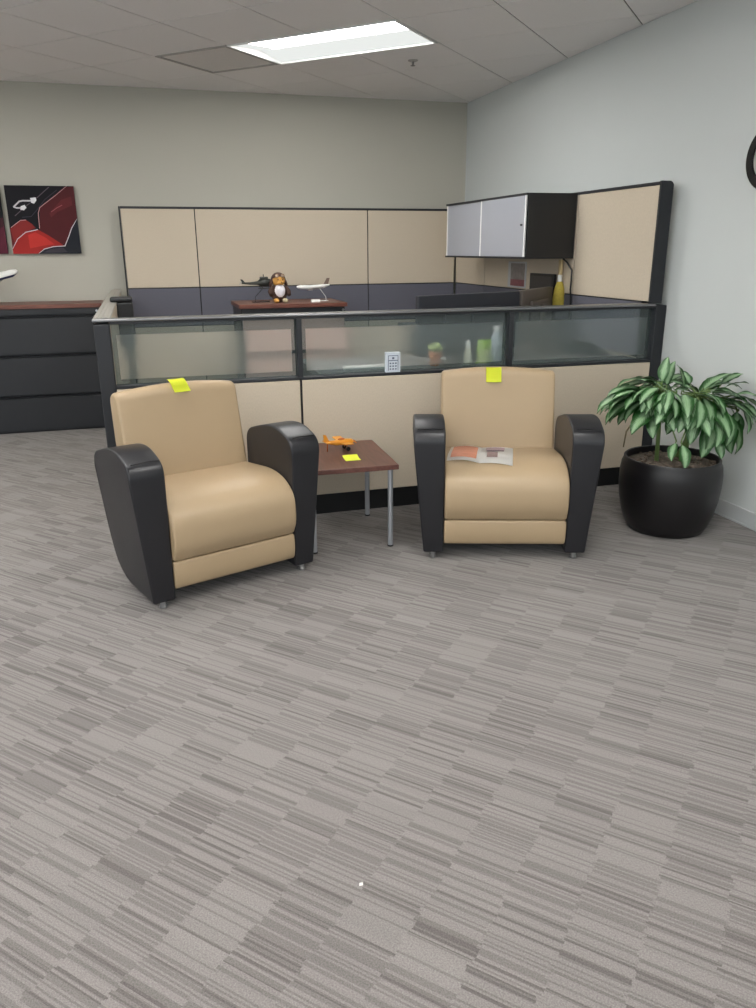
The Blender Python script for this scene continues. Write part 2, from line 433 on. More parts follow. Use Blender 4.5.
# grid bars (hidden web above, thin grey line between tiles), clipped by the walls
bm = bmesh.new()
def bar(a, b):
    for ax, lo, hi in ((0, XL, RX), (1, Y0, YB)):
        d = b[ax] - a[ax]
        t0, t1 = sorted(((lo - a[ax]) / d, (hi - a[ax]) / d))
        t0 = max(t0, 0); t1 = min(t1, 1)
        if t0 >= t1: return
        a, b = a + (b - a) * t0, a + (b - a) * t1
    n = (b - a).normalized(); n = Vector((-n.y, n.x)) * 0.012
    prism([tuple(a - n), tuple(b - n), tuple(b + n), tuple(a + n)], HC + 0.0035, HC + 0.012, 'z', bm=bm)
lamp_mid = {(i + 1, j) for i, j in LIGHTS}
for i in range(-22, 24):
    runs = []; start = -26
    for j in range(-26, 13):
        if j == 12 or (i, j) in lamp_mid:
            if j > start: bar(g2w(i * MOD, start * MOD), g2w(i * MOD, j * MOD))
            start = j + 1
for j in range(-26, 12): bar(g2w(-22 * MOD, j * MOD), g2w(24 * MOD, j * MOD))
obj('ceiling_grid', bm, m_grid, ceil)

# perforated return-air panel next to the lamp
c = g2w(-0.5 * MOD, 0.5 * MOD)
vt = thing('return_air_panel', 'darker grey perforated air panel in the ceiling beside the lamp', 'air vent', (c.x, c.y, HC), GA)
bm = bmesh.new()
for s in (-1, 1):
    add_box(bm, -H2, H2, s * H2 - (0.02 if s > 0 else 0), s * H2 + (0.02 if s < 0 else 0), -0.004, 0.014)
    add_box(bm, s * H2 - (0.02 if s > 0 else 0), s * H2 + (0.02 if s < 0 else 0), -H2 + 0.02, H2 - 0.02, -0.004, 0.014)
obj('frame', bm, m_vent, vt)
obj('perforated_face', box(-H2 + .02, H2 - .02, -H2 + .02, H2 - .02, 0.002, 0.012), mat('perforated_grey', (222, 218, 215), 0.8, noise=0.15, nscale=160), vt)

# recessed troffers
def troffer_parts(t):
    L, W = MOD - 0.004, H2 + 0.002
    bm = bmesh.new()
    for s in (-1, 1):
        a, b = sorted((s * W, s * (W - 0.014))); add_box(bm, -L, L, a, b, -0.006, 0.07)
        a, b = sorted((s * L, s * (L - 0.014))); add_box(bm, a, b, -W + .014, W - .014, -0.006, 0.07)
    add_box(bm, -L, L, -W, W, 0.066, 0.072)
    obj('housing', bm, m_lampwhite, t)
    # two lens leaves meeting at a shallow ridge
    l0 = L - 0.016
    bm = prism([(-W + 0.016, 0.004), (0.03, 0.034), (0.03, 0.038), (-W + 0.016, 0.008)], -l0 + 0.10, l0, 'x')
    obj('lens', bm, m_lens, t)
    bm = prism([(0.036, 0.034), (W - 0.016, 0.004), (W - 0.016, 0.008), (0.036, 0.038)], -l0 + 0.10, l0, 'x')
    obj('lens', bm, m_lens2, t)
    obj('divider', prism([(0.0305, 0.026), (0.0355, 0.026), (0.0355, 0.04), (0.0305, 0.04)], -l0 + 0.1, l0, 'x'), m_lampwhite, t)
    bm = prism([(-W + .016, .004), (0.03, .034), (W - .016, .004), (W - .016, .008), (0.03, .042), (-W + .016, .008)], -l0, -l0 + 0.098, 'x')
    obj('end_reflector', bm, m_lens2, t)
lamp0 = None
for i, j in sorted(LIGHTS, key=lambda q: q != (0, 0)):
    c = g2w((i + 1) * MOD, (j + .5) * MOD)
    if lamp0 is None:
        lamp0 = thing('ceiling_troffer', 'bright rectangular recessed ceiling lamp above the cubicle', 'ceiling lamp', (c.x, c.y, HC), GA, 'recessed ceiling lamps')
        troffer_parts(lamp0)
    else:
        t = lamp0.copy(); COL.objects.link(t); t.location = (c.x, c.y, HC)
        t['label'] = 'recessed ceiling lamp over the open carpet, outside the picture'
        for ch in lamp0.children:
            k = ch.copy(); COL.objects.link(k); k.parent = t
# sprinkler
sp = thing('sprinkler_head', 'tiny sprinkler head in the ceiling right of the lamp', 'sprinkler', (1.9, 5.583, HC))
obj('escutcheon', lathe([(0.034, -0.001), (0.032, -0.006), (0.014, -0.012), (0.012, 0.0)], 18), m_vent, sp, smooth=40)
bm = lathe([(0.007, -0.03), (0.008, 0.0)], 10); add_lathe(bm, [(0.002, -0.036), (0.016, -0.035), (0.016, -0.033), (0.002, -0.03)], 12)
obj('deflector', bm, m_grid, sp)

# ------------------------------------------------------------------ cubicle partitions
PT = 0.075     # partition thickness
fp = thing('front_partition', 'low cubicle partition with frosted glass top and tan fabric below', 'partition', (0, YF, 0))
SX = [-0.155, 0.747, 1.918, 2.815]
ZG0, ZG1 = 0.752, 1.040
for k in range(3):
    a, b = SX[k] + (0.006 if k else 0), SX[k+1] - (0.006 if k < 2 else 0)
    obj('fabric_tile', box(a, b, 0.0, PT, 0.112, 0.735, 0.004), m_fab, fp)
    # glazing: clear edge band and frosted centre
    g0, g1 = a + (0.009 if k else 0.002), b - (0.009 if k < 2 else 0.002)
    bx, bt, bb = 0.022, 0.050, 0.026
    bm = bmesh.new(); y = 0.036; yy = 0.040
    xs = [g0, g0 + bx, g1 - bx, g1]; zs = [ZG0, ZG0 + bb, ZG1 - bt, ZG1]
    for p in range(3):
        for q in range(3):
            if p == 1 and q == 1: continue
            vs = [bm.verts.new(v) for v in ((xs[p], y, zs[q]), (xs[p+1], y, zs[q]), (xs[p+1], y, zs[q+1]), (xs[p], y, zs[q+1]))]
            bm.faces.new(vs)
    bmesh.ops.remove_doubles(bm, verts=bm.verts[:], dist=1e-5)
    gp = obj('glass_pane', bm, m_clear, fp)
    bm = bmesh.new()
    vs = [bm.verts.new(v) for v in ((xs[1], y, zs[1]), (xs[2], y, zs[1]), (xs[2], y, zs[2]), (xs[1], y, zs[2]))]
    bm.faces.new(vs)
    obj('frosted_centre', bm, m_frost, gp)
for x in SX[1:3]:
    obj('mullion', box(x - 0.014, x + 0.014, 0.004, PT - 0.004, 0.75, 1.042, 0.003), m_char, fp)
    obj('seam_strip', box(x - 0.0055, x + 0.0055, 0.006, PT - 0.006, 0.11, 0.737), m_kick, fp)
obj('end_post', box(-0.228, -0.156, -0.002, PT + 0.002, 0.0, 1.045, 0.006), m_char, fp)
obj('end_post', box(2.816, RX - 0.002, -0.002, PT + 0.002, 0.0, 1.058, 0.006), m_char, fp)
obj('lower_rail', box(-0.155, 2.815, 0.001, PT - 0.001, 0.736, 0.751, 0.003), m_char, fp)
obj('upper_rail', box(-0.155, 2.815, 0.004, PT - 0.004, 1.041, 1.053, 0.002), m_char, fp)
obj('top_cap', box(-0.232, 2.815, -0.004, PT + 0.004, 1.0535, 1.068, 0.005, 3), m_alu, fp)
obj('kick_plate', box(-0.155, 2.815, 0.012, PT - 0.012, 0.0, 0.11), m_kick, fp)

# side partition running back from the left end
spn = thing('side_partition', 'low side partition with a wide silver cap left of the desk', 'partition', (0, 0, 0))
obj('fabric_tile', box(-0.226, -0.160, YF + PT + 0.004, 5.40, 0.112, 1.04, 0.004), m_fab, spn)
obj('fabric_tile', box(-0.226, -0.160, 5.412, 6.93, 0.112, 1.04, 0.004), m_fab, spn)
obj('kick_plate', box(-0.215, -0.170, YF + PT + 0.004, 6.93, 0, 0.11), m_kick, spn)
bm = box(-0.232, -0.153, YF + PT + 0.005, 6.93, 1.0535, 1.068, 0.004)
for x in (-0.212, -0.192, -0.172): add_box(bm, x - 0.004, x + 0.004, YF + PT + 0.02, 6.92, 1.0675, 1.0705)
obj('top_cap', bm, m_cap, spn)
obj('upper_rail', box(-0.222, -0.163, YF + PT + 0.004, 6.93, 1.041, 1.053), m_char, spn)

def tall_run(t, axis, segs, d0, d1, zt, first_up=None):
    """tall partition: tan tiles above the slate ones, thin dark trim"""
    def B(a, b, z0, z1, off=0.0, bev=0.003):
        return box(a, b, d0 + off, d1 - off, z0, z1, bev) if axis == 'x' else box(d0 + off, d1 - off, a, b, z0, z1, bev)
    for k in range(len(segs) - 1):
        a, b = segs[k] + 0.004, segs[k+1] - 0.004
        obj('fabric_tile', B(first_up if (first_up and k == 0) else a, b, 1.078, zt - 0.018), m_fab, t)
        obj('slate_tile', B(a, b, 0.766, 1.070), m_fabd, t)
        obj('lower_tile', B(a, b, 0.112, 0.758), m_fab, t)
    obj('core_frame', B(segs[0] + 0.002, segs[-1] - 0.002, 0.11, zt - 0.012, 0.006, 0), m_kick, t)
    obj('top_trim', B(first_up or segs[0], segs[-1], zt - 0.016, zt, -0.003), m_char, t)
    obj('kick_plate', B(segs[0] + 0.004, segs[-1] - 0.004, 0, 0.109, 0.012, 0), m_kick, t)
bp_ = thing('back_partition', 'tall tan fabric partition with slate lower tiles against the beige wall', 'partition')
tall_run(bp_, 'x', [-0.098, 0.480, 1.945, 2.762], 6.90, 6.965, 1.706)
obj('end_trim', box(-0.110, -0.099, 6.897, 6.968, 0, 1.706, 0.002), m_char, bp_)
rp = thing('return_partition', 'tall tan partition standing along the right wall, dark end trim', 'partition')
tall_run(rp, 'y', [YF + PT + 0.012, 4.80, 6.25, 6.895], 2.772, 2.842, 1.714, YF + 0.012)
# dark end post with a rounded top corner, standing on the low partition
bm = bmesh.new()
pr = [(2.768, 1.0695), (2.846, 1.0695), (2.846, 1.698), (2.838, 1.711), (2.825, 1.717), (2.768, 1.717)]
prism(pr, YF - 0.004, YF + 0.0115, 'y', bm=bm)
obj('end_post', bm, m_char, rp)

# ------------------------------------------------------------------ overhead cabinet
oc = thing('overhead_cabinet', 'black wall-hung overhead cabinet with two frosted white sliding doors', 'cabinet', (2.41, 4.81, 1.305))
D, Lc, Hh = 0.358, 1.41, 0.402
bm = bmesh.new()
add_box(bm, 0.012, D, 0, 0.02, 0, Hh, 0.002); add_box(bm, 0.012, D, Lc - 0.02, Lc, 0, Hh, 0.002)
add_box(bm, 0.012, D, 0.02, Lc - 0.02, 0, 0.018); add_box(bm, 0.012, D, 0.02, Lc - 0.02, Hh - 0.018, Hh)
add_box(bm, D - 0.012, D, 0.02, Lc - 0.02, 0.018, Hh - 0.018)
obj('carcass', bm, m_black, oc)
obj('top_track', box(-0.004, 0.014, 0, Lc, Hh - 0.014, Hh, 0.002), m_char, oc)
obj('bottom_track', box(-0.004, 0.014, 0, Lc, 0, 0.012, 0.002), m_char, oc)
for k, (a, b) in enumerate(((0.004, 0.722), (0.690, Lc - 0.004))):
    x = -0.002 + 0.008 * k
    dr = obj('door', box(x, x + 0.005, a, b, 0.013, Hh - 0.015, 0.001), m_door, oc)
    for y in (a, b - 0.018): obj('door_edge', box(x - 0.0012, x + 0.006, y, y + 0.018, 0.013, Hh - 0.015), m_lampwhite, dr)
    if k == 0: obj('lock', tube([(x, 0.05, 0.21), (x - 0.012, 0.05, 0.21)], 0.006), m_black, dr)
# lead hanging from the cabinet
tag(obj('power_cord', tube([(2.72, 4.86, 1.304), (2.74, 4.84, 1.28), (2.757, 4.80, 1.23), (2.752, 4.79, 1.17), (2.756, 4.80, 1.11), (2.764, 4.80, 1.05), (2.766, 4.81, 0.74)], 0.006, 8), m_black), 'black power cord hanging from the overhead cabinet', 'cord')

# ------------------------------------------------------------------ filing cabinets
def lateral_file(name, label, x0, x1, y0, y1, zt, lockx, front=None):
    t = thing(name, label, 'filing cabinet', ((x0 + x1) / 2, y0, 0))
    hx = (x1 - x0) / 2; d = y1 - y0
    obj('carcass', box(-hx, hx, 0.02, d, 0.0, zt - 0.031, 0.003), m_file, t)
    zs = [0.012, 0.295, 0.610, zt - 0.078]
    for k in range(3):
        dr = obj('drawer', box(-hx + 0.008, hx - 0.008, 0.0, 0.0195, zs[k] + 0.004, zs[k+1] - 0.022, 0.004), front or m_file, t)
        obj('pull_lip', prism([(0.0195, zs[k+1] - 0.0215), (-0.006, zs[k+1] - 0.018), (-0.008, zs[k+1] - 0.010), (0.0195, zs[k+1] - 0.004)], -hx + 0.02, hx - 0.05, 'x'), m_file, dr)
    obj('top_rail', box(-hx + .004, hx - .004, 0.004, 0.0195, zt - 0.074, zt - 0.031, 0.002), m_file, t)
    obj('lock', tube([(lockx * hx, 0.004, zt - 0.056), (lockx * hx, -0.006, zt - 0.056)], 0.009, 12), m_chrome, t)
    obj('wood_top', box(-hx - 0.016, hx + 0.016, -0.012, d, zt - 0.0305, zt, 0.003), m_wood, t)
    return t
lateral_file('lateral_file', 'charcoal three-drawer lateral file with cherry wood top under the red pictures', -1.42, -0.318, 6.575, 6.985, 0.985, 0.955)
lateral_file('lateral_file', 'low filing cabinet with cherry top holding toys inside the cubicle', 0.725, 1.545, 6.16, 6.72, 0.972, 0.955, mat('rose_beige_enamel', (186, 158, 146), 0.5))

# ------------------------------------------------------------------ canvases on the back wall
def art(name, label, x0, x1, z0, z1, shapes):
    t = thing(name, label, 'picture', (x0, YB, z0), 0)
    W, H = x1 - x0, z1 - z0
    obj('canvas', box(0, W, -0.034, -0.001, 0, H, 0.002), mat('canvas_black', (16, 14, 21), 0.6, spec=0.2), t)
    bm = bmesh.new(); ms = []
    for n, (rgb, pts, wd) in enumerate(shapes):
        key = 'print_%d_%d_%d' % rgb
        mm = mat(key, rgb, 0.55, noise=0.10, nscale=14, spec=0.2)
        if mm not in ms: ms.append(mm)
        y = -0.0343 - 0.00012 * n
        P = [Vector((min(max(s, 0), 1) * W, y, (1 - min(max(v, 0), 1)) * H)) for s, v in pts]
        if wd == 0:
            f = bm.faces.new([bm.verts.new(p) for p in P]); f.material_index = ms.index(mm)
        else:
            for a, b in zip(P, P[1:]):
                d = (b - a).normalized(); nn = Vector((-d.z, 0, d.x)) * wd * W * 0.5
                a2 = a - d * wd * W * .2; b2 = b + d * wd * W * .2
                q = [a2 - nn, b2 - nn, b2 + nn, a2 + nn]
                for v in q: v.x = min(max(v.x, 0), W); v.z = min(max(v.z, 0), H)
                f = bm.faces.new([bm.verts.new(v) for v in q]); f.material_index = ms.index(mm)
    o = obj('print', bm, ms, t)
    return t
K, MA, RD, RD2, RD3, GY, LT, PK = (22,20,28), (76,22,26), (156,36,32), (130,36,34), (98,28,30), (44,44,54), (205,200,205), (196,150,150)
shapesA = [
    (MA, [(0.47,0.33),(0.53,0.27),(0.86,0.02),(1.0,0.0),(1.0,0.48),(0.90,0.62),(0.83,0.87),(0.72,0.86),(0.42,0.65),(0.45,0.5)], 0),
    ((92,30,34), [(0.60,0.40),(0.80,0.20),(0.95,0.15),(0.95,0.28),(0.72,0.38),(0.62,0.46)], 0),
    (RD3, [(0.0,0.62),(0.06,0.60),(0.25,0.50),(0.33,0.56),(0.38,0.62),(0.22,0.70),(0.0,0.92)], 0),
    (RD2, [(0.01,0.63),(0.17,0.51),(0.25,0.50),(0.33,0.56),(0.36,0.61),(0.18,0.70),(0.04,0.84)], 0),
    (RD, [(0.0,0.93),(0.09,0.78),(0.22,0.68),(0.40,0.64),(0.55,0.73),(0.76,0.88),(0.55,0.90),(0.45,0.94),(0.37,1.0),(0.0,1.0)], 0),
    ((190,50,42), [(0.25,0.72),(0.36,0.68),(0.50,0.76),(0.62,0.86),(0.45,0.88),(0.25,0.92)], 0),
    ((28,30,38), [(0.78,0.89),(0.84,0.75),(0.90,0.62),(1.0,0.50),(1.0,1.0),(0.37,1.0),(0.48,0.93)], 0),
    ((56,52,60), [(0.42,0.99),(0.55,0.93),(0.74,0.91),(0.80,0.98)], 0),
    (LT, [(0.0,0.92),(0.09,0.78),(0.22,0.68),(0.40,0.64)], 0.012),
    (LT, [(0.37,1.0),(0.46,0.93),(0.60,0.895),(0.77,0.885),(0.84,0.75),(0.90,0.62),(1.0,0.48)], 0.012),
    (PK, [(0.43,0.62),(0.44,0.40),(0.47,0.32),(0.55,0.26),(0.72,0.14),(0.90,0.0)], 0.009),
    (PK, [(0.02,0.61),(0.17,0.505),(0.25,0.50)], 0.009),
    ((96,84,92), [(0.10,0.44),(0.30,0.28),(0.47,0.16),(0.64,0.02)], 0.010),
    ((60,54,66), [(0.20,0.46),(0.33,0.45),(0.42,0.36),(0.56,0.20),(0.75,0.06)], 0.008),
    ((150,80,84), [(0.63,0.38),(0.72,0.32),(0.80,0.28)], 0.010),
    (LT, [(0.10,0.31),(0.19,0.23),(0.24,0.22),(0.38,0.22)], 0.022),
    (LT, [(0.10,0.31),(0.14,0.325),(0.22,0.325)], 0.022),
    ((232,230,232), [(0.35,0.18),(0.43,0.17),(0.44,0.21),(0.40,0.26),(0.36,0.25)], 0),
    ((232,230,232), [(0.20,0.30),(0.26,0.28),(0.28,0.32),(0.24,0.36),(0.19,0.35)], 0),
]
shapesB = [
    ((58,20,30), [(0.55,0.62),(0.80,0.55),(1.0,0.46),(1.0,1.0),(0.5,1.0)], 0),
    ((84,26,44), [(0.80,0.75),(1.0,0.58),(1.0,0.98),(0.85,1.0)], 0),
    (RD2, [(0.0,0.70),(0.3,0.60),(0.6,0.72),(0.55,1.0),(0.0,1.0)], 0),
    (MA, [(0.0,0.1),(0.4,0.0),(0.5,0.4),(0.0,0.6)], 0),
    (LT, [(0.0,0.70),(0.3,0.60),(0.6,0.72)], 0.012),
]
art('wall_canvas', 'canvas print of red leather seats with a silver door handle', -0.932, -0.429, 1.351, 1.853, shapesA)
art('wall_canvas', 'dark maroon canvas cut off by the left edge of the picture', -1.472, -0.969, 1.351, 1.853, shapesB)

# wall clock, mostly outside the picture
ck = thing('wall_clock', 'black round wall clock on the grey wall at the right edge', 'clock', (RX - 0.001, 3.255, 1.77))
ck.scale = (0.90, 0.90, 1)
ck.rotation_euler = (0, -pi / 2, 0)
obj('case', lathe([(0.160, 0.0), (0.165, 0.006), (0.165, 0.03), (0.158, 0.038), (0.118, 0.038), (0.114, 0.028), (0.002, 0.028)], 48), m_blackg, ck, smooth=35)
obj('dial', lathe([(0.002, 0.0282), (0.113, 0.0282), (0.113, 0.0292), (0.002, 0.0292)], 48), m_paper, ck)
bm = prism([(-0.004, -0.02), (0.004, -0.02), (0.003, 0.085), (-0.003, 0.085)], 0.030, 0.032, 'z')
obj('hour_hand', bm, m_black, ck)
bm = prism([(-0.02, -0.003), (-0.02, 0.003), (0.10, 0.002), (0.10, -0.002)], 0.033, 0.035, 'z')
obj('minute_hand', bm, m_black, ck)

# ------------------------------------------------------------------ armchairs
def rounded(poly, n=6):
    """polygon with (a, b, radius) corners -> smooth outline"""
    out = []
    N = len(poly)
    for i in range(N):
        p = Vector(poly[i][:2]); a = Vector(poly[i-1][:2]); b = Vector(poly[(i+1) % N][:2]); r = poly[i][2]
        if r <= 0: out.append(tuple(p)); continue
        da = (a - p); db = (b - p)
        ra = min(r, da.length * 0.49); rb = min(r, db.length * 0.49)
        A = p + da.normalized() * ra; B = p + db.normalized() * rb
        for k in range(n + 1):
            t = k / n
            q = A * (1-t)**2 + p * 2*t*(1-t) + B * t*t
            out.append((q.x, q.y))
    return out
def slab(outline, uin, uout, bev, seg=3, nu=4):
    """loft a (v,z) outline across u; uin/uout are functions of (v,z)"""
    bm = bmesh.new()
    rings = []
    for k in range(nu + 1):
        t = k / nu
        rings.append([bm.verts.new((uin(v, z) * (1-t) + uout(v, z) * t, v, z)) for v, z in outline])
    n = len(outline)
    for k in range(nu):
        for i in range(n):
            f = bm.faces.new((rings[k][i], rings[k][(i+1)%n], rings[k+1][(i+1)%n], rings[k+1][i])); f.smooth = True
    f0 = bm.faces.new(list(reversed(rings[0]))); f1 = bm.faces.new(rings[-1])
    bmesh.ops.recalc_face_normals(bm, faces=bm.faces[:])
    if bev:
        bmesh.ops.bevel(bm, geom=list(f0.edges) + list(f1.edges), offset=bev, segments=seg, profile=0.5, affect='EDGES', clamp_overlap=True)
    return bm
ARM = rounded([(-0.030, 0.034, 0.012), (-0.036, 0.600, 0.055), (0.130, 0.660, 0.16), (0.385, 0.590, 0.06), (0.380, 0.30, 0.2), (0.360, 0.10, 0.08), (0.270, 0.034, 0.05)], 8)
SEAT = rounded([(-0.034, 0.198, 0.008), (-0.066, 0.262, 0.05), (-0.055, 0.395, 0.10), (0.085, 0.462, 0.13), (0.40, 0.432, 0.02), (0.40, 0.29, 0.02), (0.10, 0.198, 0.03)], 8)
BACK = rounded([(0.368, 0.405, 0.02), (0.425, 0.66, 0.2), (0.452, 0.815, 0.045), (0.545, 0.805, 0.05), (0.535, 0.60, 0.1), (0.49, 0.30, 0.03), (0.37, 0.30, 0.02)], 8)
FRONT = rounded([(-0.028, 0.074, 0.02), (-0.040, 0.13, 0.05), (-0.034, 0.194, 0.012), (0.03, 0.194, 0.01), (0.03, 0.074, 0.01)], 6)
def armchair(label, loc, rz):
    t = thing('reception_armchair', label, 'armchair', loc, rz, 'tan and black reception armchairs')
    for s in (-1, 1):
        uo = lambda v, z, s=s: s * (0.370 + 0.050 * min(max((z - 0.03) / 0.5, 0), 1) ** 0.85)
        ui = lambda v, z, s=s: s * 0.279
        ap = obj('armrest', slab(ARM, ui, uo, 0.026, 5, 2), m_blk, t, smooth=50)
        # stitched seam over the front of the arm cap, and the two piping lines along its edges
        seam = bmesh.new()
        add_tube(seam, [(s * 0.293, -0.020, 0.613), (s * 0.330, -0.0245, 0.618), (s * 0.402, -0.020, 0.613)], 0.0022, 6)
        obj('seam', seam, m_under, ap)
    obj('seat_cushion', slab(SEAT, lambda v, z: -0.2775, lambda v, z: 0.2775, 0.014, 3, 8), m_tan, t, smooth=50)
    bk = slab(BACK, lambda v, z: -0.279, lambda v, z: 0.279, 0.018, 4, 10)
    for v in bk.verts:      # crown the top edge
        v.co.z += 0.020 * max(0, (v.co.z - 0.6) / 0.2) * (1 - (v.co.x / 0.279) ** 2) - 0.014 * max(0, (v.co.z - 0.6) / 0.2)
    obj('backrest', bk, m_tan, t, smooth=50)
    obj('front_rail', slab(FRONT, lambda v, z: -0.2775, lambda v, z: 0.2775, 0.012, 3, 6), m_tan, t, smooth=50)
    obj('back_shell', box(-0.27, 0.27, 0.40, 0.53, 0.062, 0.30, 0.012), m_blk, t)
    obj('seat_base', box(-0.275, 0.275, 0.031, 0.40, 0.060, 0.196, 0.004), m_under, t)
    for u in (-0.325, 0.325):
        for v in (0.0, 0.22):
            obj('foot', lathe([(0.013, 0.0), (0.015, 0.003), (0.015, 0.010), (0.012, 0.013), (0.012, 0.036)], 14, (u, v, 0)), m_chrome, t, smooth=35)
    return t
A1 = armchair('tan and black leather armchair left of the small table, turned sideways', (0.274, 3.096, 0), radians(20.0))
A2 = armchair('tan and black leather armchair with a brochure on its seat', (1.506, 3.072, 0), radians(-18.3))

# ------------------------------------------------------------------ side table
st = thing('side_table', 'small square red-brown side table with steel legs between the armchairs', 'table', (0.868, 3.612, 0), radians(-2))
obj('tabletop', box(-0.225, 0.225, -0.262, 0.262, 0.390, 0.413, 0.002), m_walnut, st)
for x in (-0.182, 0.190):
    for y in (-0.235, 0.235):
        lg = obj('leg', lathe([(0.0125, 0.008), (0.0125, 0.3895)], 16, (x, y, 0)), mat('silver_painted_steel', (178, 181, 186), 0.35, metal=0.55), st, smooth=40)
        obj('foot', lathe([(0.012, 0.0), (0.0145, 0.002), (0.0145, 0.008), (0.011, 0.009)], 14, (x, y, 0)), m_black, lg, smooth=40)

# ------------------------------------------------------------------ sticky notes and brochure
def note(label, M, curl=0.006, w=0.076, fold=None):
    n = 10; prof = []
    for i in range(n + 1):
        t = i / n
        prof.append((t * w - w / 2, 0.0015 + curl * max(0, t - 0.3) ** 2 * 2.0))
    # thin sheet, its far edge lifting a little
    bm = prism(prof + [(a, b - 0.0008) for a, b in reversed(prof)], -w / 2, w / 2, 'x')
    o = obj('sticky_note', bm, m_note); o.matrix_world = M
    return tag(o, label, 'sticky note', 'yellow sticky notes')
def chair_pt(loc, rz, u, v, z):
    return Vector(loc) + Matrix.Rotation(rz, 3, 'Z') @ Vector((u, v, z))
# on the backrest of the left chair (bent over its top edge) and of the right chair
def back_note(label, loc, rz, u, ztop, over, tilt):
    """follows the backrest front outline; over = length lying on the top edge"""
    path = [(0.492, 0.8315), (0.470, 0.8305), (0.4585, 0.8235), (0.4505, 0.811), (0.4445, 0.790), (0.4385, 0.770), (0.4325, 0.742), (0.428, 0.722)]
    pts = [Vector(q) for q in path]
    # resample by length
    seg = [0]
    for a, b in zip(pts, pts[1:]): seg.append(seg[-1] + (b - a).length)
    def at(s):
        for i in range(len(seg) - 1):
            if s <= seg[i+1]:
                return pts[i].lerp(pts[i+1], (s - seg[i]) / (seg[i+1] - seg[i]))
        return pts[-1]
    s0 = 0.030 - over
    bm = bmesh.new(); rows = []
    for i in range(10):
        q = at(s0 + 0.070 * i / 9)
        lift = 0.0022 + (0.004 * (max(0, i - 6) / 3) ** 2)
        rows.append([bm.verts.new((u + x + tilt * (i / 9 - .5) * .07, q.x - lift, q.y + 0.0022 * (1 if i < 3 else 0) + (0.001 if x else 0))) for x in (-0.037, 0, 0.037)])
    for i in range(9):
        for k in range(2): bm.faces.new((rows[i][k], rows[i][k+1], rows[i+1][k+1], rows[i+1][k]))
    bmesh.ops.solidify(bm, geom=bm.faces[:], thickness=0.0004)
    o = obj('sticky_note', bm, m_note); o.location = loc; o.rotation_euler = (0, 0, rz)
    return tag(o, label, 'sticky note', 'yellow sticky notes')
back_note('yellow sticky note folded over the top of the left armchair back', (0.274, 3.096, 0), radians(20.0), 0.004, 0.82, 0.018, 0.25)
back_note('yellow sticky note stuck near the top of the right armchair back', (1.506, 3.072, 0), radians(-18.3), -0.025, 0.82, -0.014, 0.0)
note('yellow sticky note lying on the side table beside the toy plane', Matrix.Translation((0.899, 3.513, 0.4135)) @ Matrix.Rotation(radians(0), 4, 'Z'), 0.010, 0.074)

bro = thing('brochure', 'open printed brochure lying on the right armchair seat', 'brochure', (1.472, 3.287, 0), radians(-26))
_up = sorted([(v, z) for v, z in SEAT if z > 0.30 and v < 0.395])
def seat_z(v):
    best = 0
    for i in range(len(SEAT)):
        a, b = SEAT[i], SEAT[(i+1) % len(SEAT)]
        lo, hi = min(a[0], b[0]), max(a[0], b[0])
        if lo <= v <= hi and hi > lo:
            best = max(best, a[1] + (b[1] - a[1]) * (v - a[0]) / (b[0] - a[0]))
    return best
BM_ = Matrix.Rotation(radians(18.3), 3, 'Z') @ Matrix.Rotation(radians(-26), 3, 'Z')
BO_ = Matrix.Rotation(radians(18.3), 3, 'Z') @ (Vector((1.472, 3.287, 0)) - Vector((1.506, 3.072, 0)))
def drape(bm):
    for v in bm.verts:
        q = BM_ @ v.co + BO_
        v.co.z += seat_z(q.y) + 0.0035
bm = bmesh.new()
def sheet(bm, x0, x1, lift, mi=0, z=0.0, y0=-0.15, y1=0.15):
    n = 6; rows = []
    for i in range(n + 1):
        x = x0 + (x1 - x0) * i / n
        h = lift * sin(pi * i / n) + z
        rows.append([bm.verts.new((x, y0 + (y1 - y0) * q / 6, h)) for q in range(7)])
    for i in range(n):
        for q in range(6):
            f = bm.faces.new((rows[i][q], rows[i+1][q], rows[i+1][q+1], rows[i][q+1])); f.material_index = mi
sheet(bm, -0.150, 0.0, 0.010); sheet(bm, 0.0, 0.150, 0.006)
bmesh.ops.solidify(bm, geom=bm.faces[:], thickness=0.0016)
drape(bm); obj('pages', bm, m_paper, bro)
bm = bmesh.new()
def patch(x0, x1, y0, y1, mi, lift, a, b):
    n = 4; rows = []
    for i in range(n + 1):
        x = x0 + (x1 - x0) * i / n
        t = (x - a) / (b - a); h = lift * sin(pi * t) + 0.0022
        rows.append([bm.verts.new((x, y0 + (y1 - y0) * q / 5, h)) for q in range(6)])
    for i in range(n):
        for q in range(5):
            f = bm.faces.new((rows[i][q], rows[i+1][q], rows[i+1][q+1], rows[i][q+1])); f.material_index = mi
patch(-0.135, -0.016, -0.120, 0.125, 0, 0.010, -0.150, 0)
patch(0.022, 0.110, 0.040, 0.122, 1, 0.006, 0, 0.150)
patch(0.026, 0.108, 0.008, 0.039, 2, 0.006, 0, 0.150)
patch(0.030, 0.080, -0.095, -0.012, 3, 0.006, 0, 0.150)
drape(bm); obj('printed_pictures', bm, [mat('print_orange', (196, 130, 104), 0.5, noise=0.25, nscale=30), mat('print_lilac', (168, 146, 152), 0.5, noise=0.25, nscale=40), mat('print_plum', (96, 74, 90), 0.5), mat('print_taupe', (122, 100, 98), 0.5, noise=0.3, nscale=60)], bro)

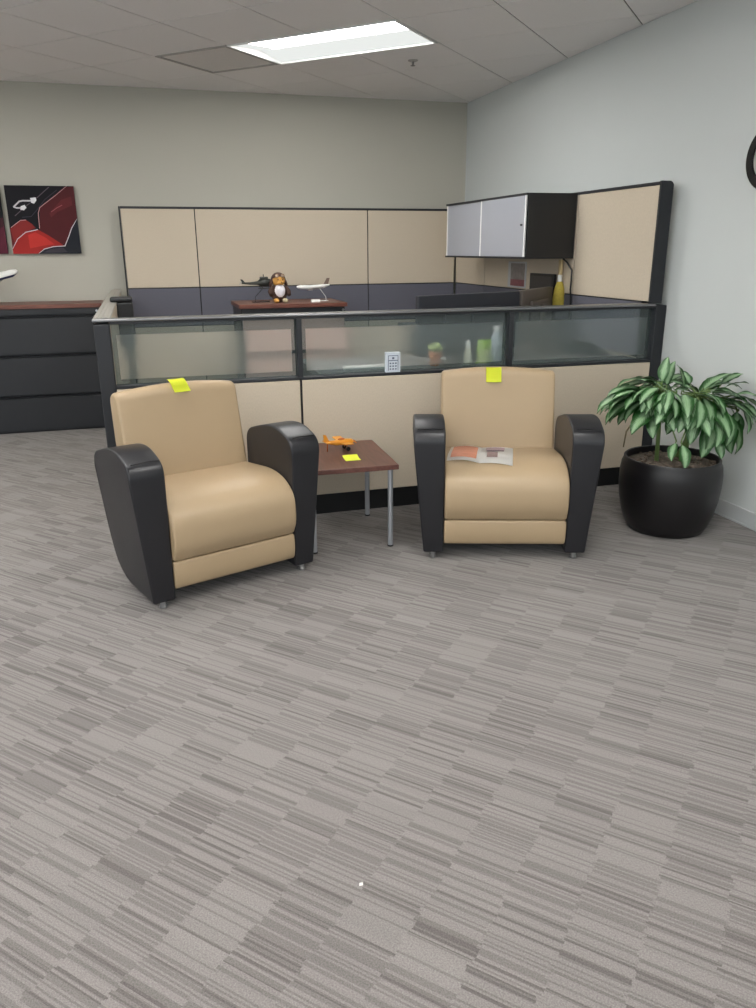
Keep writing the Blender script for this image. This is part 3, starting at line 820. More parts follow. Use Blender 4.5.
# ------------------------------------------------------------------ toy plane on the side table
m_org = mat('orange_yellow_plastic', (222, 150, 44), 0.4)
m_orgd = mat('burnt_orange_plastic', (186, 100, 40), 0.4)
tp = thing('toy_plane', 'small orange toy propeller plane on the side table', 'toy plane', (0.885, 3.690, 0.413), radians(8))
Zb = 0.042
obj('fuselage', add_tube(bmesh.new(), [(-0.080, 0, Zb + .008), (-0.06, 0, Zb + .004), (-0.02, 0, Zb), (0.03, 0, Zb), (0.062, 0, Zb - .001), (0.072, 0, Zb - .001)], [0.003, 0.008, 0.014, 0.016, 0.014, 0.006], 10), m_org, tp)
def wingmesh(root, tip, x0, x1, sweep, th, z0, dih):
    bm = bmesh.new()
    for s in (-1, 1):
        a = [(x0, s * root, z0), (x1, s * root, z0), (x1 - sweep * .6, s * tip, z0 + dih), (x0 - sweep, s * tip, z0 + dih)]
        lo = [bm.verts.new(p) for p in a]; hi = [bm.verts.new((p[0], p[1], p[2] + th)) for p in a]
        bm.faces.new(lo); bm.faces.new(list(reversed(hi)))
        for i in range(4): bm.faces.new((lo[i], hi[i], hi[(i+1)%4], lo[(i+1)%4]))
    return bm
obj('wings', wingmesh(0.004, 0.092, 0.0, 0.042, 0.006, 0.004, Zb - 0.006, 0.012), m_org, tp)
obj('tailplane', wingmesh(0.002, 0.034, -0.078, -0.056, 0.004, 0.003, Zb + 0.006, 0.001), m_org, tp)
obj('fin', prism([(-0.084, Zb + .008), (-0.056, Zb + .010), (-0.074, Zb + .044), (-0.088, Zb + .046)], -0.0015, 0.0015, 'y'), m_org, tp)
obj('canopy', ell((0.008, 0, Zb + 0.014), (0.02, 0.009, 0.009), 10, 8), m_orgd, tp)
pp = obj('propeller', prism([(-0.034, Zb - .004), (0.034, Zb - .001), (0.034, Zb + .004), (-0.034, Zb + .001)], 0.073, 0.0755, 'x'), m_org, tp)
obj('spinner', ell((0.076, 0, Zb), (0.006, 0.006, 0.006), 8, 6), m_orgd, pp)
for s in (-1, 1):
    k = obj('landing_gear', tube([(0.030, s * 0.010, Zb - 0.010), (0.034, s * 0.026, 0.012)], 0.0024, 6), m_orgd, tp)
    obj('wheel', tube([(0.034, s * 0.023, 0.0105), (0.034, s * 0.031, 0.0105)], 0.0105, 12), m_black, k)
obj('tail_wheel', tube([(-0.066, 0, Zb + .002), (-0.068, 0, 0.001)], 0.003, 6), m_orgd, tp)

# ------------------------------------------------------------------ models on the inner filing cabinet
FZ = 0.972
m_camo = mat('dark_olive_enamel', (46, 48, 44), 0.4)
hb = mat('helicopter_glass', (150, 160, 160), 0.2)
he = thing('model_helicopter', 'dark model helicopter on a wire stand on the inner cabinet', 'model helicopter', (0.935, 6.42, FZ), radians(4))
obj('fuselage', add_tube(bmesh.new(), [(-0.165, 0, .150), (-0.10, 0, .146), (-0.04, 0, .148), (-0.015, 0, .152), (0.02, 0, .152), (0.06, 0, .148), (0.085, 0, .142)], [0.006, 0.010, 0.014, 0.030, 0.036, 0.030, 0.010], 12), m_camo, he)
obj('cockpit', add_ell(bmesh.new(), (0.062, 0, 0.152), (0.030, 0.025, 0.022)), hb, he)
obj('engine_cowl', box(-0.02, 0.045, -0.016, 0.016, 0.178, 0.196, 0.006), m_camo, he)
mr = obj('main_rotor', tube([(0.01, 0, 0.19), (0.01, 0, 0.214)], 0.004, 8), m_camo, he)
bm = bmesh.new()
for a in (20, 110, 200, 290):
    d = Vector((cos(radians(a)), sin(radians(a)), 0)); n = Vector((-d.y, d.x, 0)) * 0.005
    p = Vector((0.01, 0, 0.213)); q = p + d * 0.17 + Vector((0, 0, 0.004))
    lo = [bm.verts.new(v) for v in (p - n, q - n, q + n, p + n)]; bm.faces.new(lo)
bmesh.ops.solidify(bm, geom=bm.faces[:], thickness=0.0015)
obj('blades', bm, m_vent, mr)
obj('tail_fin', prism([(-0.155, .148), (-0.135, .150), (-0.160, .178), (-0.178, .178)], -0.002, 0.002, 'y'), m_camo, he)
obj('tail_rotor', tube([(-0.185, 0.006, .136), (-0.158, 0.006, .172)], 0.003, 6), m_vent, he)
for s in (-1, 1):
    obj('skid', tube([(-0.03, s * 0.03, 0.106), (0.06, s * 0.03, 0.104), (0.075, s * 0.03, 0.11)], 0.003, 6), m_camo, he)
    for x in (-0.01, 0.04): obj('skid_strut', tube([(x, s * 0.03, 0.105), (x, s * 0.018, 0.125)], 0.0025, 6), m_camo, he)
obj('stand', tube([(0.0, 0, 0.122), (-0.005, 0, 0.10), (-0.06, 0, 0.045), (-0.062, 0, 0.006)], 0.003, 6), m_black, he)
obj('stand_base', box(-0.09, 0.05, -0.03, 0.03, 0.0, 0.006, 0.002), m_blackg, he)

m_brown = mat('brown_plush', (72, 52, 44), 0.9, noise=0.1, nscale=80)
m_cap_ = mat('brown_leather_cap', (74, 48, 40), 0.45)
m_face = mat('golden_plush', (206, 152, 78), 0.85, noise=0.08, nscale=80)
pl = thing('aviator_plush', 'small plush figure in a brown aviator cap and jacket between two models', 'plush toy', (1.050, 6.34, FZ), radians(6))
pl.scale = (1.12, 1.12, 1.12)
obj('body', ell((0, 0, 0.066), (0.060, 0.046, 0.066), 16, 12), m_brown, pl)
obj('chest', ell((0, -0.026, 0.078), (0.040, 0.028, 0.048), 14, 10), mat('white_plush', (222, 218, 224), 0.9, noise=0.08, nscale=60), pl)
hd = obj('head', ell((0, -0.004, 0.150), (0.047, 0.042, 0.042), 16, 12), m_face, pl)
obj('muzzle', ell((0.004, -0.044, 0.136), (0.024, 0.018, 0.014), 12, 8), m_face, hd)
obj('nose', ell((0.004, -0.061, 0.141), (0.006, 0.005, 0.004), 8, 6), m_black, hd)
for s in (-1, 1): obj('eye', ell((s * 0.017 + .003, -0.044, 0.157), (0.004, 0.003, 0.005), 8, 6), m_black, hd)
bm = bmesh.new(); add_ell(bm, (0, 0.003, 0.156), (0.053, 0.047, 0.050), 18, 12)
bmesh.ops.bisect_plane(bm, geom=bm.verts[:] + bm.edges[:] + bm.faces[:], plane_co=(0, -0.01, 0.158), plane_no=(0, 0.55, 0.83), clear_inner=True)
cp = obj('cap', bm, m_cap_, pl)
for s in (-1, 1):
    obj('ear_flap', ell((s * 0.052, 0.002, 0.135), (0.012, 0.022, 0.030), 10, 8, Euler((0, s * -0.35, 0))), m_cap_, cp)
    obj('goggle', lathe([(0.013, 0.0), (0.014, 0.005), (0.010, 0.007), (0.002, 0.007)], 14), mat('amber_goggle_glass', (150, 126, 104), 0.12), cp, loc=(s * 0.021, -0.040, 0.182), rot=(radians(62), 0, 0))
for s in (-1, 1):
    obj('arm', add_tube(bmesh.new(), [(s * 0.045, 0, 0.105), (s * 0.066, -0.014, 0.075), (s * 0.064, -0.036, 0.052)], [0.018, 0.018, 0.014], 10), m_brown, pl)
    obj('foot', ell((s * 0.032, -0.046, 0.0155), (0.021, 0.030, 0.0155), 12, 8), m_face if s < 0 else mat('cream_plush', (196, 182, 150), 0.9), pl)

def airliner(label, loc, rz, L, pitchup=0.0, blue=None):
    t = thing('model_airliner', label, 'model plane', loc, rz)
    k = L / 0.26; z = 0.105 * k
    def S(pts): return [(x * k, y * k, zz * k) for x, y, zz in pts]
    def obj(name, bm, m, par, _o=globals()['obj']):
        if pitchup and not name.startswith('stand'):
            bmesh.ops.rotate(bm, cent=(0.03 * k, 0, 0.1 * k), matrix=Matrix.Rotation(pitchup, 3, 'Y'), verts=bm.verts[:])
        return _o(name, bm, m, par)
    obj('fuselage', add_tube(bmesh.new(), S([(-0.130, 0, .108), (-0.125, 0, .108), (-0.10, 0, .106), (-0.02, 0, .104), (0.08, 0, .112), (0.125, 0, .120), (0.130, 0, .121)]), [0.002*k, 0.009*k, 0.015*k, 0.016*k, 0.015*k, 0.006*k, 0.002*k], 12), m_white, t)
    bm = wingmesh(0.006, 0.125, -0.045, 0.010, -0.065, 0.003, 0.098, 0.010); bmesh.ops.scale(bm, vec=(k, k, k), verts=bm.verts[:])
    obj('wings', bm, m_white, t)
    bm = wingmesh(0.004, 0.045, 0.085, 0.108, -0.028, 0.002, 0.118, 0.003); bmesh.ops.scale(bm, vec=(k, k, k), verts=bm.verts[:])
    obj('tailplane', bm, m_white, t)
    obj('fin', prism([(x * k, zz * k) for x, zz in ((0.078, .118), (0.116, .120), (0.132, .172), (0.108, .172))], -0.002 * k, 0.002 * k, 'y'), blue or mat('bronze_fin', (112, 92, 82), 0.5), t)
    obj('belly_stripe', add_tube(bmesh.new(), S([(-0.120, 0, .1035), (-0.10, 0, .1005), (-0.02, 0, .0985), (0.08, 0, .1065)]), [0.006*k, 0.0125*k, 0.0135*k, 0.0125*k], 12), mat('grey_belly', (150, 150, 156), 0.4) if not blue else mat('navy_belly', (40, 48, 84), 0.4), t)
    for s in (-1, 1):
        obj('engine', add_tube(bmesh.new(), S([(-0.045, s * 0.045, .089), (-0.035, s * 0.045, .089), (-0.008, s * 0.045, .090)]), [0.007*k, 0.009*k, 0.006*k], 10), m_vent, t)
    obj('stand', tube(S([(0.030, 0, .095), (0.055, 0, .090), (0.098, 0, .030), (0.100, 0, .003)]), 0.0028, 6), m_white, t)
    obj('stand_base', box(0.02 * k, 0.115 * k, -0.025 * k, 0.025 * k, 0, 0.004 * k, 0.001), m_white, t)
    return t
airliner('white model airliner on a wire stand on the inner cabinet', (1.345, 6.42, FZ), radians(-4), 0.27)
airliner('white and navy model airliner cut off by the left picture edge', (-1.10, 6.755, 0.985), radians(180), 0.44, 0.22, blue=mat('navy_fin', (36, 44, 82), 0.4))
# card and papers on the inner cabinet
tag(obj('name_card', prism([(-0.025, 0.0), (0.025, 0.0), (0.002, 0.02), (-0.002, 0.02)], -0.035, 0.035, 'x'), m_paper, loc=(1.335, 6.30, FZ)), 'small white folded card beside the white model airliner', 'card')

# ------------------------------------------------------------------ desk and what stands on it
dk = thing('corner_desk', 'grey corner desk behind the frosted glass partition', 'desk', (0, 0, 0))
DZ = 0.752
obj('worktop', prism([(0.86, YF + PT + 0.006), (2.765, YF + PT + 0.006), (2.765, 6.70), (2.16, 6.70), (2.16, 5.05), (1.80, 4.62), (0.86, 4.62)], DZ - 0.028, DZ, 'z'), m_desk, dk)
obj('end_panel', box(0.88, 0.905, YF + PT + 0.02, 4.58, 0, DZ - 0.0285), m_char, dk)
obj('end_panel', box(2.18, 2.74, 6.66, 6.685, 0, DZ - 0.0285), m_char, dk)
obj('leg', box(2.68, 2.74, 4.06, 4.12, 0, DZ - 0.0285, 0.004), m_char, dk)

def monitor(label, cx, cy, rz, w, h, ztop, body, screen_glow=False):
    t = thing('monitor', label, 'monitor', (cx, cy, DZ), rz)
    zt = ztop - DZ
    pn = obj('panel', box(-w/2, w/2, -0.018, 0.018, zt - h, zt, 0.006), body, t)
    obj('screen', box(-w/2 + 0.012, w/2 - 0.012, 0.0182, 0.0195, zt - h + 0.02, zt - 0.012), m_blackg, pn)
    obj('rear_housing', box(-w*0.28, w*0.28, -0.042, -0.0185, zt - h*0.8, zt - h*0.22, 0.010), body, pn)
    obj('neck', box(-0.03, 0.03, -0.070, -0.0425, 0.0, zt - h*0.3, 0.006), body, t)
    obj('stand_base', box(-0.13, 0.13, -0.10, 0.10, 0, 0.014, 0.005), body, t)
    return t
monitor('wide dark monitor seen from behind above the glass partition', 1.868, 4.408, math.atan2(0.267, 0.761), 0.80, 0.34, 1.120, mat('dark_blue_grey_plastic', (46, 48, 55), 0.5))
monitor('brown-grey monitor turned at an angle in the desk corner', 2.475, 4.748, math.atan2(0.49, 0.52), 0.60, 0.32, 1.122, mat('brown_grey_plastic', (98, 90, 84), 0.55))
bf = thing('framed_board', 'black framed dark board leaning on the return partition below the cabinet', 'frame', (2.74, 5.165, DZ))
obj('frame', box(-0.012, 0.012, -0.175, 0.175, 0.0, 0.448, 0.003), m_black, bf)
obj('face', box(-0.0145, -0.0122, -0.158, 0.158, 0.018, 0.43), mat('dark_grey_face', (50, 48, 48), 0.4), bf)
du = thing('hand_duster', 'yellow hand duster with pale handle hanging on the return partition', 'duster', (2.748, 4.935, 0.99))
obj('head', lathe([(0.006, 0.0), (0.040, 0.004), (0.042, 0.05), (0.036, 0.11), (0.022, 0.155), (0.012, 0.17)], 16), mat('yellow_fleece', (188, 170, 74), 0.9, noise=0.25, nscale=60), du, smooth=50)
obj('collar', lathe([(0.014, 0.160), (0.016, 0.162), (0.016, 0.205), (0.013, 0.208)], 12), m_white, du, smooth=40)
obj('handle', box(-0.008, 0.008, -0.018, 0.018, 0.2085, 0.305, 0.003), mat('pale_wood', (198, 176, 132), 0.6), du)
pf = thing('photo_frame', 'clear framed photo pinned on the fabric below the overhead cabinet', 'photo frame', (2.771, 5.63, 1.085))
obj('frame', box(-0.008, 0.0, -0.15, 0.15, 0.0, 0.19, 0.002), mat('pale_acrylic', (196, 198, 200), 0.2), pf)
obj('photo', box(-0.0088, -0.0082, -0.135, 0.10, 0.06, 0.178), mat('photo_greys', (128, 122, 120), 0.4, noise=0.5, nscale=22), pf)
obj('photo_flowers', box(-0.0088, -0.0082, -0.135, 0.10, 0.012, 0.060), mat('photo_reds', (126, 66, 74), 0.4, noise=0.5, nscale=50), pf)

# small things right behind the glass
cal = thing('printed_card', 'small white card with a dark printed grid propped against the middle glass', 'card', (1.243, YF + 0.018, 0.7515), 0)
obj('block', box(-0.040, 0.040, -0.012, 0.012, 0.0, 0.104, 0.002), mat('pale_blue_card', (206, 213, 222), 0.6), cal)
bm = bmesh.new()
for (a, b, c_, d_) in ((-0.026, 0.026, 0.086, 0.089), (-0.028, 0.028, 0.060, 0.064), (-0.028, -0.025, 0.010, 0.089), (0.025, 0.028, 0.010, 0.089), (-0.006, 0.006, 0.069, 0.079)):
    add_box(bm, a, b, -0.0135, -0.0122, c_, d_)
for r in range(3):
    for q in range(3):
        add_box(bm, -0.020 + q * 0.015, -0.011 + q * 0.015, -0.0135, -0.0122, 0.014 + r * 0.015, 0.021 + r * 0.015)
obj('grid_print', bm, mat('card_ink', (92, 102, 122), 0.6), cal)
tag(obj('paper_tray', box(-0.120, 0.120, -0.012, 0.05, 0.0, 0.018, 0.002), m_paper, loc=(1.130, 4.085, DZ)), 'flat white stack of paper behind the middle glass', 'paper')
suc = thing('potted_succulent', 'little pale green succulent in a terracotta pot behind the glass', 'potted plant', (1.535, 4.10, DZ))
obj('pot', lathe([(0.022, 0.0), (0.026, 0.004), (0.034, 0.062), (0.038, 0.063), (0.038, 0.078), (0.032, 0.078), (0.030, 0.066), (0.002, 0.066)], 18), mat('terracotta', (196, 134, 100), 0.7), suc, smooth=40)
lm = None
m_suc = mat('pale_succulent_green', (172, 186, 130), 0.6)
for k in range(14):
    a = k * 2.4; el = radians(20 + 55 * (k % 7) / 7)
    if lm is None:
        bm = add_tube(bmesh.new(), [(0, 0, 0), (0.02, 0, 0), (0.042, 0, 0.004), (0.056, 0, 0.01)], [0.004, 0.010, 0.008, 0.001], 6)
        o = obj('leaf', bm, m_suc, suc, loc=(0, 0, 0.075)); lm = o.data
    else: o = obj('leaf', lm, None, suc, loc=(0, 0, 0.075))
    o.rotation_euler = (0, -el, a)
def bottle(label, x, y, prof, m, capm, capprof):
    t = thing('bottle', label, 'bottle', (x, y, DZ))
    obj('body', lathe(prof, 18), m, t, smooth=40); obj('cap', lathe(capprof, 14), capm, t, smooth=40)
bottle('short white pump bottle behind the glass next to the green bag', 1.728, 4.09, [(0.024, 0), (0.026, 0.004), (0.026, 0.06), (0.012, 0.085), (0.010, 0.09)], mat('cream_plastic', (206, 206, 186), 0.5), m_white, [(0.012, 0.09), (0.012, 0.125), (0.008, 0.135)])
bottle('tall clear pale bottle behind the glass beside the mullion', 1.912, 4.115, [(0.032, 0), (0.035, 0.006), (0.035, 0.06), (0.032, 0.075), (0.035, 0.09), (0.035, 0.135), (0.016, 0.170), (0.014, 0.176)], mat('pale_clear_plastic', (176, 188, 194), 0.2), m_white, [(0.019, 0.176), (0.019, 0.200), (0.016, 0.204)])
bag = thing('snack_bag', 'crinkled lime green and cream pouch behind the glass', 'bag', (1.830, 4.11, DZ), radians(-4))
bm = bmesh.new(); n = 10
fr, bk_ = [], []
for i in range(n + 1):
    t = i / n; zz = 0.132 * t
    wdt = 0.044 * (1 - 0.12 * t); th = 0.024 * (1 - t) ** 0.6 + 0.001
    row = []
    for k in range(7):
        s = k / 6 * 2 - 1
        row.append((s * wdt + 0.004 * sin(9 * t), th * (1 - s * s) + 0.003 * sin(17 * t + 5 * s), zz))
    fr.append([bm.verts.new((x, -y, z)) for x, y, z in row]); bk_.append([bm.verts.new((x, y * .8 + .0005, z)) for x, y, z in row])
for i in range(n):
    for k in range(6):
        f = bm.faces.new((fr[i][k], fr[i][k+1], fr[i+1][k+1], fr[i+1][k])); f.material_index = 1 if (i > 5 or (k + i) % 5 == 0) else 0
        f = bm.faces.new((bk_[i][k], bk_[i+1][k], bk_[i+1][k+1], bk_[i][k+1])); f.material_index = 0
obj('pouch', bm, [mat('cream_foil', (196, 206, 140), 0.35), mat('lime_foil', (150, 190, 50), 0.3)], bag, smooth=60)
bm = bmesh.new()
ph = thing('desk_phone', 'dark desk phone behind the right-hand glass', 'phone', (2.60, 4.34, DZ), radians(20))
obj('base', prism([(-0.10, 0.0), (0.10, 0.0), (0.10, 0.07), (-0.10, 0.025)], -0.09, 0.09, 'x'), m_char, ph)
obj('handset', add_tube(bmesh.new(), [(-0.06, -0.09, 0.055), (-0.06, -0.07, 0.072), (-0.06, 0.0, 0.085), (-0.06, 0.08, 0.102), (-0.06, 0.10, 0.09)], [0.02, 0.022, 0.014, 0.022, 0.02], 8), m_black, ph)
# black holder hooked over the side partition
hk = thing('panel_organizer', 'black plastic holder hooked over the side partition cap', 'holder', (-0.115, 5.22, 0.80))
obj('pocket', box(-0.036, 0.060, -0.05, 0.05, 0.0, 0.268, 0.010), m_black, hk)
obj('hook_lip', box(-0.072, 0.060, -0.055, 0.055, 0.2705, 0.300, 0.010), m_black, hk)


# ------------------------------------------------------------------ potted plant
PX, PY = 2.478, 3.205
pp_ = thing('potted_plant', 'broad-leaved variegated plant in a round black planter by the grey wall', 'potted plant', (PX, PY, 0))
prof = [(0.165, 0.0), (0.182, 0.005), (0.204, 0.04), (0.225, 0.10), (0.239, 0.17), (0.246, 0.24), (0.246, 0.30), (0.240, 0.345), (0.231, 0.364), (0.232, 0.374), (0.227, 0.379), (0.220, 0.377), (0.219, 0.36), (0.220, 0.335), (0.05, 0.334), (0.002, 0.334)]
pot = obj('pot', lathe(prof, 56), mat('matte_black_ceramic', (20, 18, 20), 0.40, spec=0.5), pp_, smooth=60)
bm = bmesh.new()
rng = random.Random(3)
NR, NA = 12, 40
cen = bm.verts.new((0, 0, 0.352)); rings = []
for i in range(1, NR + 1):
    r = 0.2195 * i / NR
    rings.append([bm.verts.new((r * cos(2*pi*k/NA), r * sin(2*pi*k/NA), 0.344 + 0.010 * (1 - (i/NR)**2) + (rng.uniform(-.004, .006) if i < NR else 0))) for k in range(NA)])
for k in range(NA): bm.faces.new((cen, rings[0][k], rings[0][(k+1)%NA]))
for i in range(NR - 1):
    for k in range(NA): bm.faces.new((rings[i][k], rings[i][(k+1)%NA], rings[i+1][(k+1)%NA], rings[i+1][k]))
obj('soil', bm, mat('dry_soil', (92, 82, 72), 0.95, noise=0.5, nscale=90, bump=0.8, bscale=150), pp_)
bm = bmesh.new()
for k in range(120):
    a = rng.uniform(0, 2*pi); r = 0.205 * math.sqrt(rng.random()); s = rng.uniform(0.005, 0.011)
    add_ell(bm, (r * cos(a), r * sin(a), 0.352 + rng.uniform(0, .004)), (s * 1.4, s, s * 0.5), 6, 4, 0, Euler((rng.uniform(-.4, .4), rng.uniform(-.4, .4), rng.uniform(0, 3))))
o = obj('bark_mulch', bm, mat('bark', (112, 98, 86), 0.95, noise=0.5, nscale=40), pp_); o['kind'] = 'stuff'

m_stem = mat('green_stem', (104, 128, 74), 0.6, noise=0.15, nscale=30)
LM_TIP = []
def leaf_mesh(L, W, stalk, bend, fold, twist=0.0):
    """leaf along +x: thin stalk, then a folded, drooping blade; UV x across, y along"""
    bm = bmesh.new(); uvl = bm.loops.layers.uv.new('UVMap')
    # centre line
    n = 11; pts = [Vector((0, 0, 0))]; ang = 0.0
    def adv(p, a, d): return p + Vector((cos(a) * d, 0, sin(a) * d))
    p = Vector((0, 0, 0)); line = [p.copy()]
    for i in range(3):
        p = adv(p, ang, stalk / 3); line.append(p.copy()); ang -= bend * 0.08
    add_tube(bm, line, [0.0042, 0.004, 0.0036, 0.0030], 6, mi=1)
    rows = []
    for i in range(n + 1):
        t = i / n
        wdt = W * 0.5 * (sin(pi * min(1, t ** 0.82)) ** 0.75) * (1 - 0.12 * t) + (0.0006)
        nrm = Vector((-sin(ang), 0, cos(ang)))
        row = []
        for s in (-1, -0.5, 0, 0.5, 1):
            side = Vector((0, s * wdt * cos(fold), 0)) + nrm * (abs(s) * wdt * sin(fold) - 0.25 * abs(s)**2 * wdt * fold + 0.003 * sin(14 * t + s * 3) * abs(s))
            v = bm.verts.new(p + side); row.append((v, (s + 1) / 2, t))
        rows.append(row)
        ang -= bend * (0.6 + 0.8 * t) / n
        p = adv(p, ang, L / n)
    for i in range(n):
        for k in range(4):
            q = (rows[i][k], rows[i][k+1], rows[i+1][k+1], rows[i+1][k])
            f = bm.faces.new([x[0] for x in q]); f.smooth = True
            for lp, x in zip(f.loops, q): lp[uvl].uv = (x[1], x[2])
    me = bpy.data.meshes.new('leaf'); bm.to_mesh(me); bm.free()
    me.materials.append(leafm); me.materials.append(m_stem)
    LM_TIP.append(p.copy())
    return me
LM = [leaf_mesh(0.170, 0.086, 0.030, 0.6, 0.24), leaf_mesh(0.185, 0.084, 0.030, 1.05, 0.20), leaf_mesh(0.175, 0.082, 0.028, 1.2, 0.18), leaf_mesh(0.135, 0.076, 0.02, 0.7, 0.30)]
def add_leaf(kind, base, az, el, sc=1.0, rollr=0.0):
    o = obj('leaf', LM[kind], None, pp_)
    d = Matrix.Rotation(radians(az), 4, 'Z') @ Matrix.Rotation(-radians(el), 4, 'Y') @ Matrix.Rotation(radians(rollr), 4, 'X')
    o.matrix_local = Matrix.Translation(base) @ d @ Matrix.Diagonal((sc, sc, sc, 1))
    return o
CA = Vector((-0.09, 0.02, 0.68)); CB = Vector((0.06, -0.07, 0.69)); CC = Vector((0.16, 0.0, 0.64))
for (a, b, r) in (((-0.075, 0.02, 0.345), CA, 0.011), ((0.035, -0.02, 0.345), CB, 0.012), ((0.06, 0.05, 0.345), CC, 0.011), ((0.085, 0.02, 0.345), Vector((0.10, 0.0, 0.52)), 0.010)):
    m1 = Vector(a).lerp(b, 0.5) + Vector((rng.uniform(-.012, .012), rng.uniform(-.012, .012), 0))
    obj('stem', tube([a, m1, b], [r, r * 0.9, r * 0.7], 8), m_stem, pp_)
LEAVES = [
    (0, 0.082, -0.043, 0.696, 0.295, -0.009, 0.799), (0, 0.221, -0.006, 0.717, 0.371, -0.011, 0.791), (1, 0.086, -0.074, 0.715, 0.254, -0.132, 0.718),
    (1, 0.068, -0.097, 0.717, 0.234, -0.204, 0.648), (1, 0.057, -0.094, 0.705, 0.096, -0.222, 0.622), (2, 0.046, -0.091, 0.693, 0.045, -0.207, 0.55),
    (2, 0.032, -0.087, 0.693, -0.073, -0.172, 0.538), (1, 0.024, -0.065, 0.682, -0.143, -0.103, 0.549), (3, 0.042, -0.051, 0.695, -0.049, -0.044, 0.712),
    (0, 0.072, -0.021, 0.702, 0.006, 0.037, 0.746), (0, 0.074, 0.017, 0.716, 0.091, 0.09, 0.774), (1, 0.141, -0.002, 0.704, 0.311, -0.033, 0.729),
    (1, 0.252, -0.073, 0.684, 0.375, -0.148, 0.647), (1, 0.25, -0.112, 0.659, 0.323, -0.191, 0.532), (2, 0.274, -0.08, 0.624, 0.267, -0.097, 0.436),
    (2, 0.181, -0.111, 0.628, 0.185, -0.151, 0.439), (2, 0.119, -0.112, 0.585, 0.105, -0.147, 0.414), (3, 0.159, -0.104, 0.483, 0.157, -0.143, 0.391),
    (1, 0.056, -0.113, 0.71, 0.143, -0.197, 0.702), (1, 0.127, -0.056, 0.678, 0.237, -0.127, 0.567), (2, -0.002, -0.135, 0.697, -0.017, -0.208, 0.549),
    (2, -0.012, -0.093, 0.638, -0.059, -0.138, 0.521), (1, 0.155, 0.051, 0.67, 0.09, 0.109, 0.708), (0, 0.168, 0.067, 0.677, 0.282, 0.073, 0.751),
    (2, 0.078, -0.12, 0.686, 0.12, -0.19, 0.533), (1, 0.241, -0.051, 0.655, 0.329, -0.115, 0.569), (1, -0.007, -0.114, 0.716, 0.04, -0.205, 0.676),
    (0, -0.088, 0.026, 0.733, -0.069, 0.049, 0.85), (1, -0.073, 0.041, 0.733, -0.208, 0.119, 0.771), (1, -0.085, 0.025, 0.733, -0.321, 0.094, 0.714),
    (1, -0.12, 0.016, 0.72, -0.395, 0.077, 0.568), (1, -0.144, -0.016, 0.736, -0.287, -0.013, 0.662), (1, -0.152, -0.052, 0.74, -0.274, -0.094, 0.659),
    (1, -0.086, -0.091, 0.716, -0.257, -0.099, 0.605), (2, -0.178, -0.006, 0.676, -0.28, 0.004, 0.548), (2, -0.155, 0.006, 0.659, -0.206, 0.012, 0.523),
    (1, -0.07, 0.098, 0.712, -0.119, 0.151, 0.738), (1, -0.013, 0.101, 0.719, 0.09, 0.109, 0.756), (3, -0.027, 0.047, 0.704, 0.057, 0.032, 0.744),
    (2, -0.136, -0.076, 0.728, -0.219, -0.13, 0.616), (2, -0.186, 0.054, 0.672, -0.311, 0.071, 0.569), (1, -0.135, -0.057, 0.734, -0.093, -0.128, 0.654),
    (2, -0.126, -0.099, 0.733, -0.191, -0.157, 0.633), (3, -0.145, -0.035, 0.741, -0.126, -0.099, 0.697), (2, -0.157, -0.032, 0.717, -0.233, -0.077, 0.615),
    (1, -0.194, 0.008, 0.703, -0.359, 0.027, 0.657), (2, -0.055, -0.042, 0.676, -0.135, -0.057, 0.554), (3, -0.075, -0.114, 0.486, -0.134, -0.154, 0.393),
    (3, -0.065, -0.136, 0.485, -0.074, -0.201, 0.359),
]
def leaf_between(kind, b, t, rollr):
    b, t = Vector(b), Vector(t)
    if t.z > 0.72: t.z -= 0.02
    petiole(b)
    d = t - b; tip = LM_TIP[kind]
    sc = min(max(d.length / tip.length, 0.72), 1.35)
    az = math.degrees(math.atan2(d.y, d.x)); el = math.degrees(math.atan2(d.z, math.hypot(d.x, d.y)))
    add_leaf(kind, b, az, el - math.degrees(math.atan2(tip.z, tip.x)), sc, rollr)
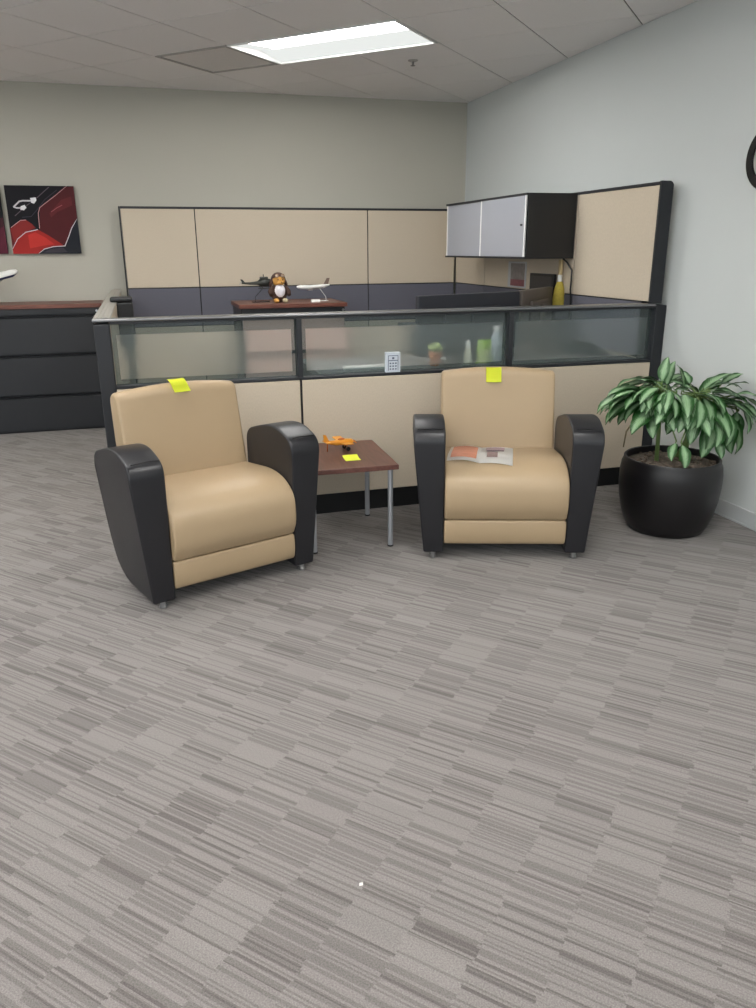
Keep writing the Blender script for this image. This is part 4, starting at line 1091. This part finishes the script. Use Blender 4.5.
LEAVES += [(1, -0.02, -0.05, 0.70, -0.10, -0.20, 0.60), (2, 0.02, -0.06, 0.66, -0.02, -0.22, 0.50), (1, -0.08, -0.03, 0.68, -0.20, -0.17, 0.56),
           (1, -0.10, 0.02, 0.70, -0.33, -0.02, 0.62), (1, -0.12, 0.04, 0.66, -0.36, 0.04, 0.55), (2, -0.12, 0.0, 0.62, -0.28, -0.08, 0.50),
           (2, 0.08, -0.08, 0.64, 0.10, -0.26, 0.50), (1, 0.10, -0.10, 0.68, 0.24, -0.26, 0.56), (0, 0.02, 0.0, 0.70, -0.02, 0.02, 0.84), (1, 0.0, 0.02, 0.70, -0.12, 0.14, 0.72)]
LEAVES += [(1, -0.20, 0.06, 0.70, -0.385, 0.10, 0.575), (1, -0.19, 0.04, 0.67, -0.36, 0.06, 0.53), (1, -0.18, 0.03, 0.72, -0.36, 0.08, 0.66), (1, 0.18, -0.10, 0.68, 0.33, -0.20, 0.62)]
CROWNS = (CA, CB, CC)
def petiole(b):
    c = min(CROWNS, key=lambda q: (q - b).length)
    if (c - b).length < 0.035: return
    c = c - Vector((0, 0, 0.02)); m = c.lerp(b, 0.55) + Vector((0, 0, 0.012))
    obj('petiole', tube([c, m, b], [0.0045, 0.004, 0.0035], 5), m_stem, pp_)
rg = random.Random(4)
for k, bx, by, bz, tx, ty, tz in LEAVES:
    leaf_between(k, (bx, by, bz), (tx, ty, tz), rg.uniform(-16, 16))
    if k < 3 and (bz > 0.55):        # a second, lower leaf behind most of them
        j = lambda a: rg.uniform(-a, a)
        leaf_between(k, (bx + j(.02) + .02, by + j(.02) + .03, bz - 0.02), (tx * .93 + j(.045) + .02, ty * .93 + j(.045) + .03, tz - 0.035 + j(.03)), rg.uniform(-25, 25))
obj('withered_stalk', tube([(-0.20, -0.02, 0.60), (-0.27, -0.03, 0.575), (-0.30, -0.03, 0.53), (-0.308, -0.03, 0.455)], [0.004, 0.004, 0.004, 0.003], 6), mat('brown_stalk', (104, 92, 66), 0.8), pp_)

# tiny scrap of paper on the carpet
bm = bmesh.new()
v = [bm.verts.new(q) for q in ((-0.005, -0.003, 0.0005), (0.004, -0.004, 0.001), (0.006, 0.003, 0.003), (-0.002, 0.005, 0.0015))]
bm.faces.new(v); bmesh.ops.solidify(bm, geom=bm.faces[:], thickness=0.0006)
tag(obj('paper_scrap', bm, m_paper, loc=(0.354, 1.364, 0.0005)), 'tiny white scrap of paper on the open carpet', 'scrap')
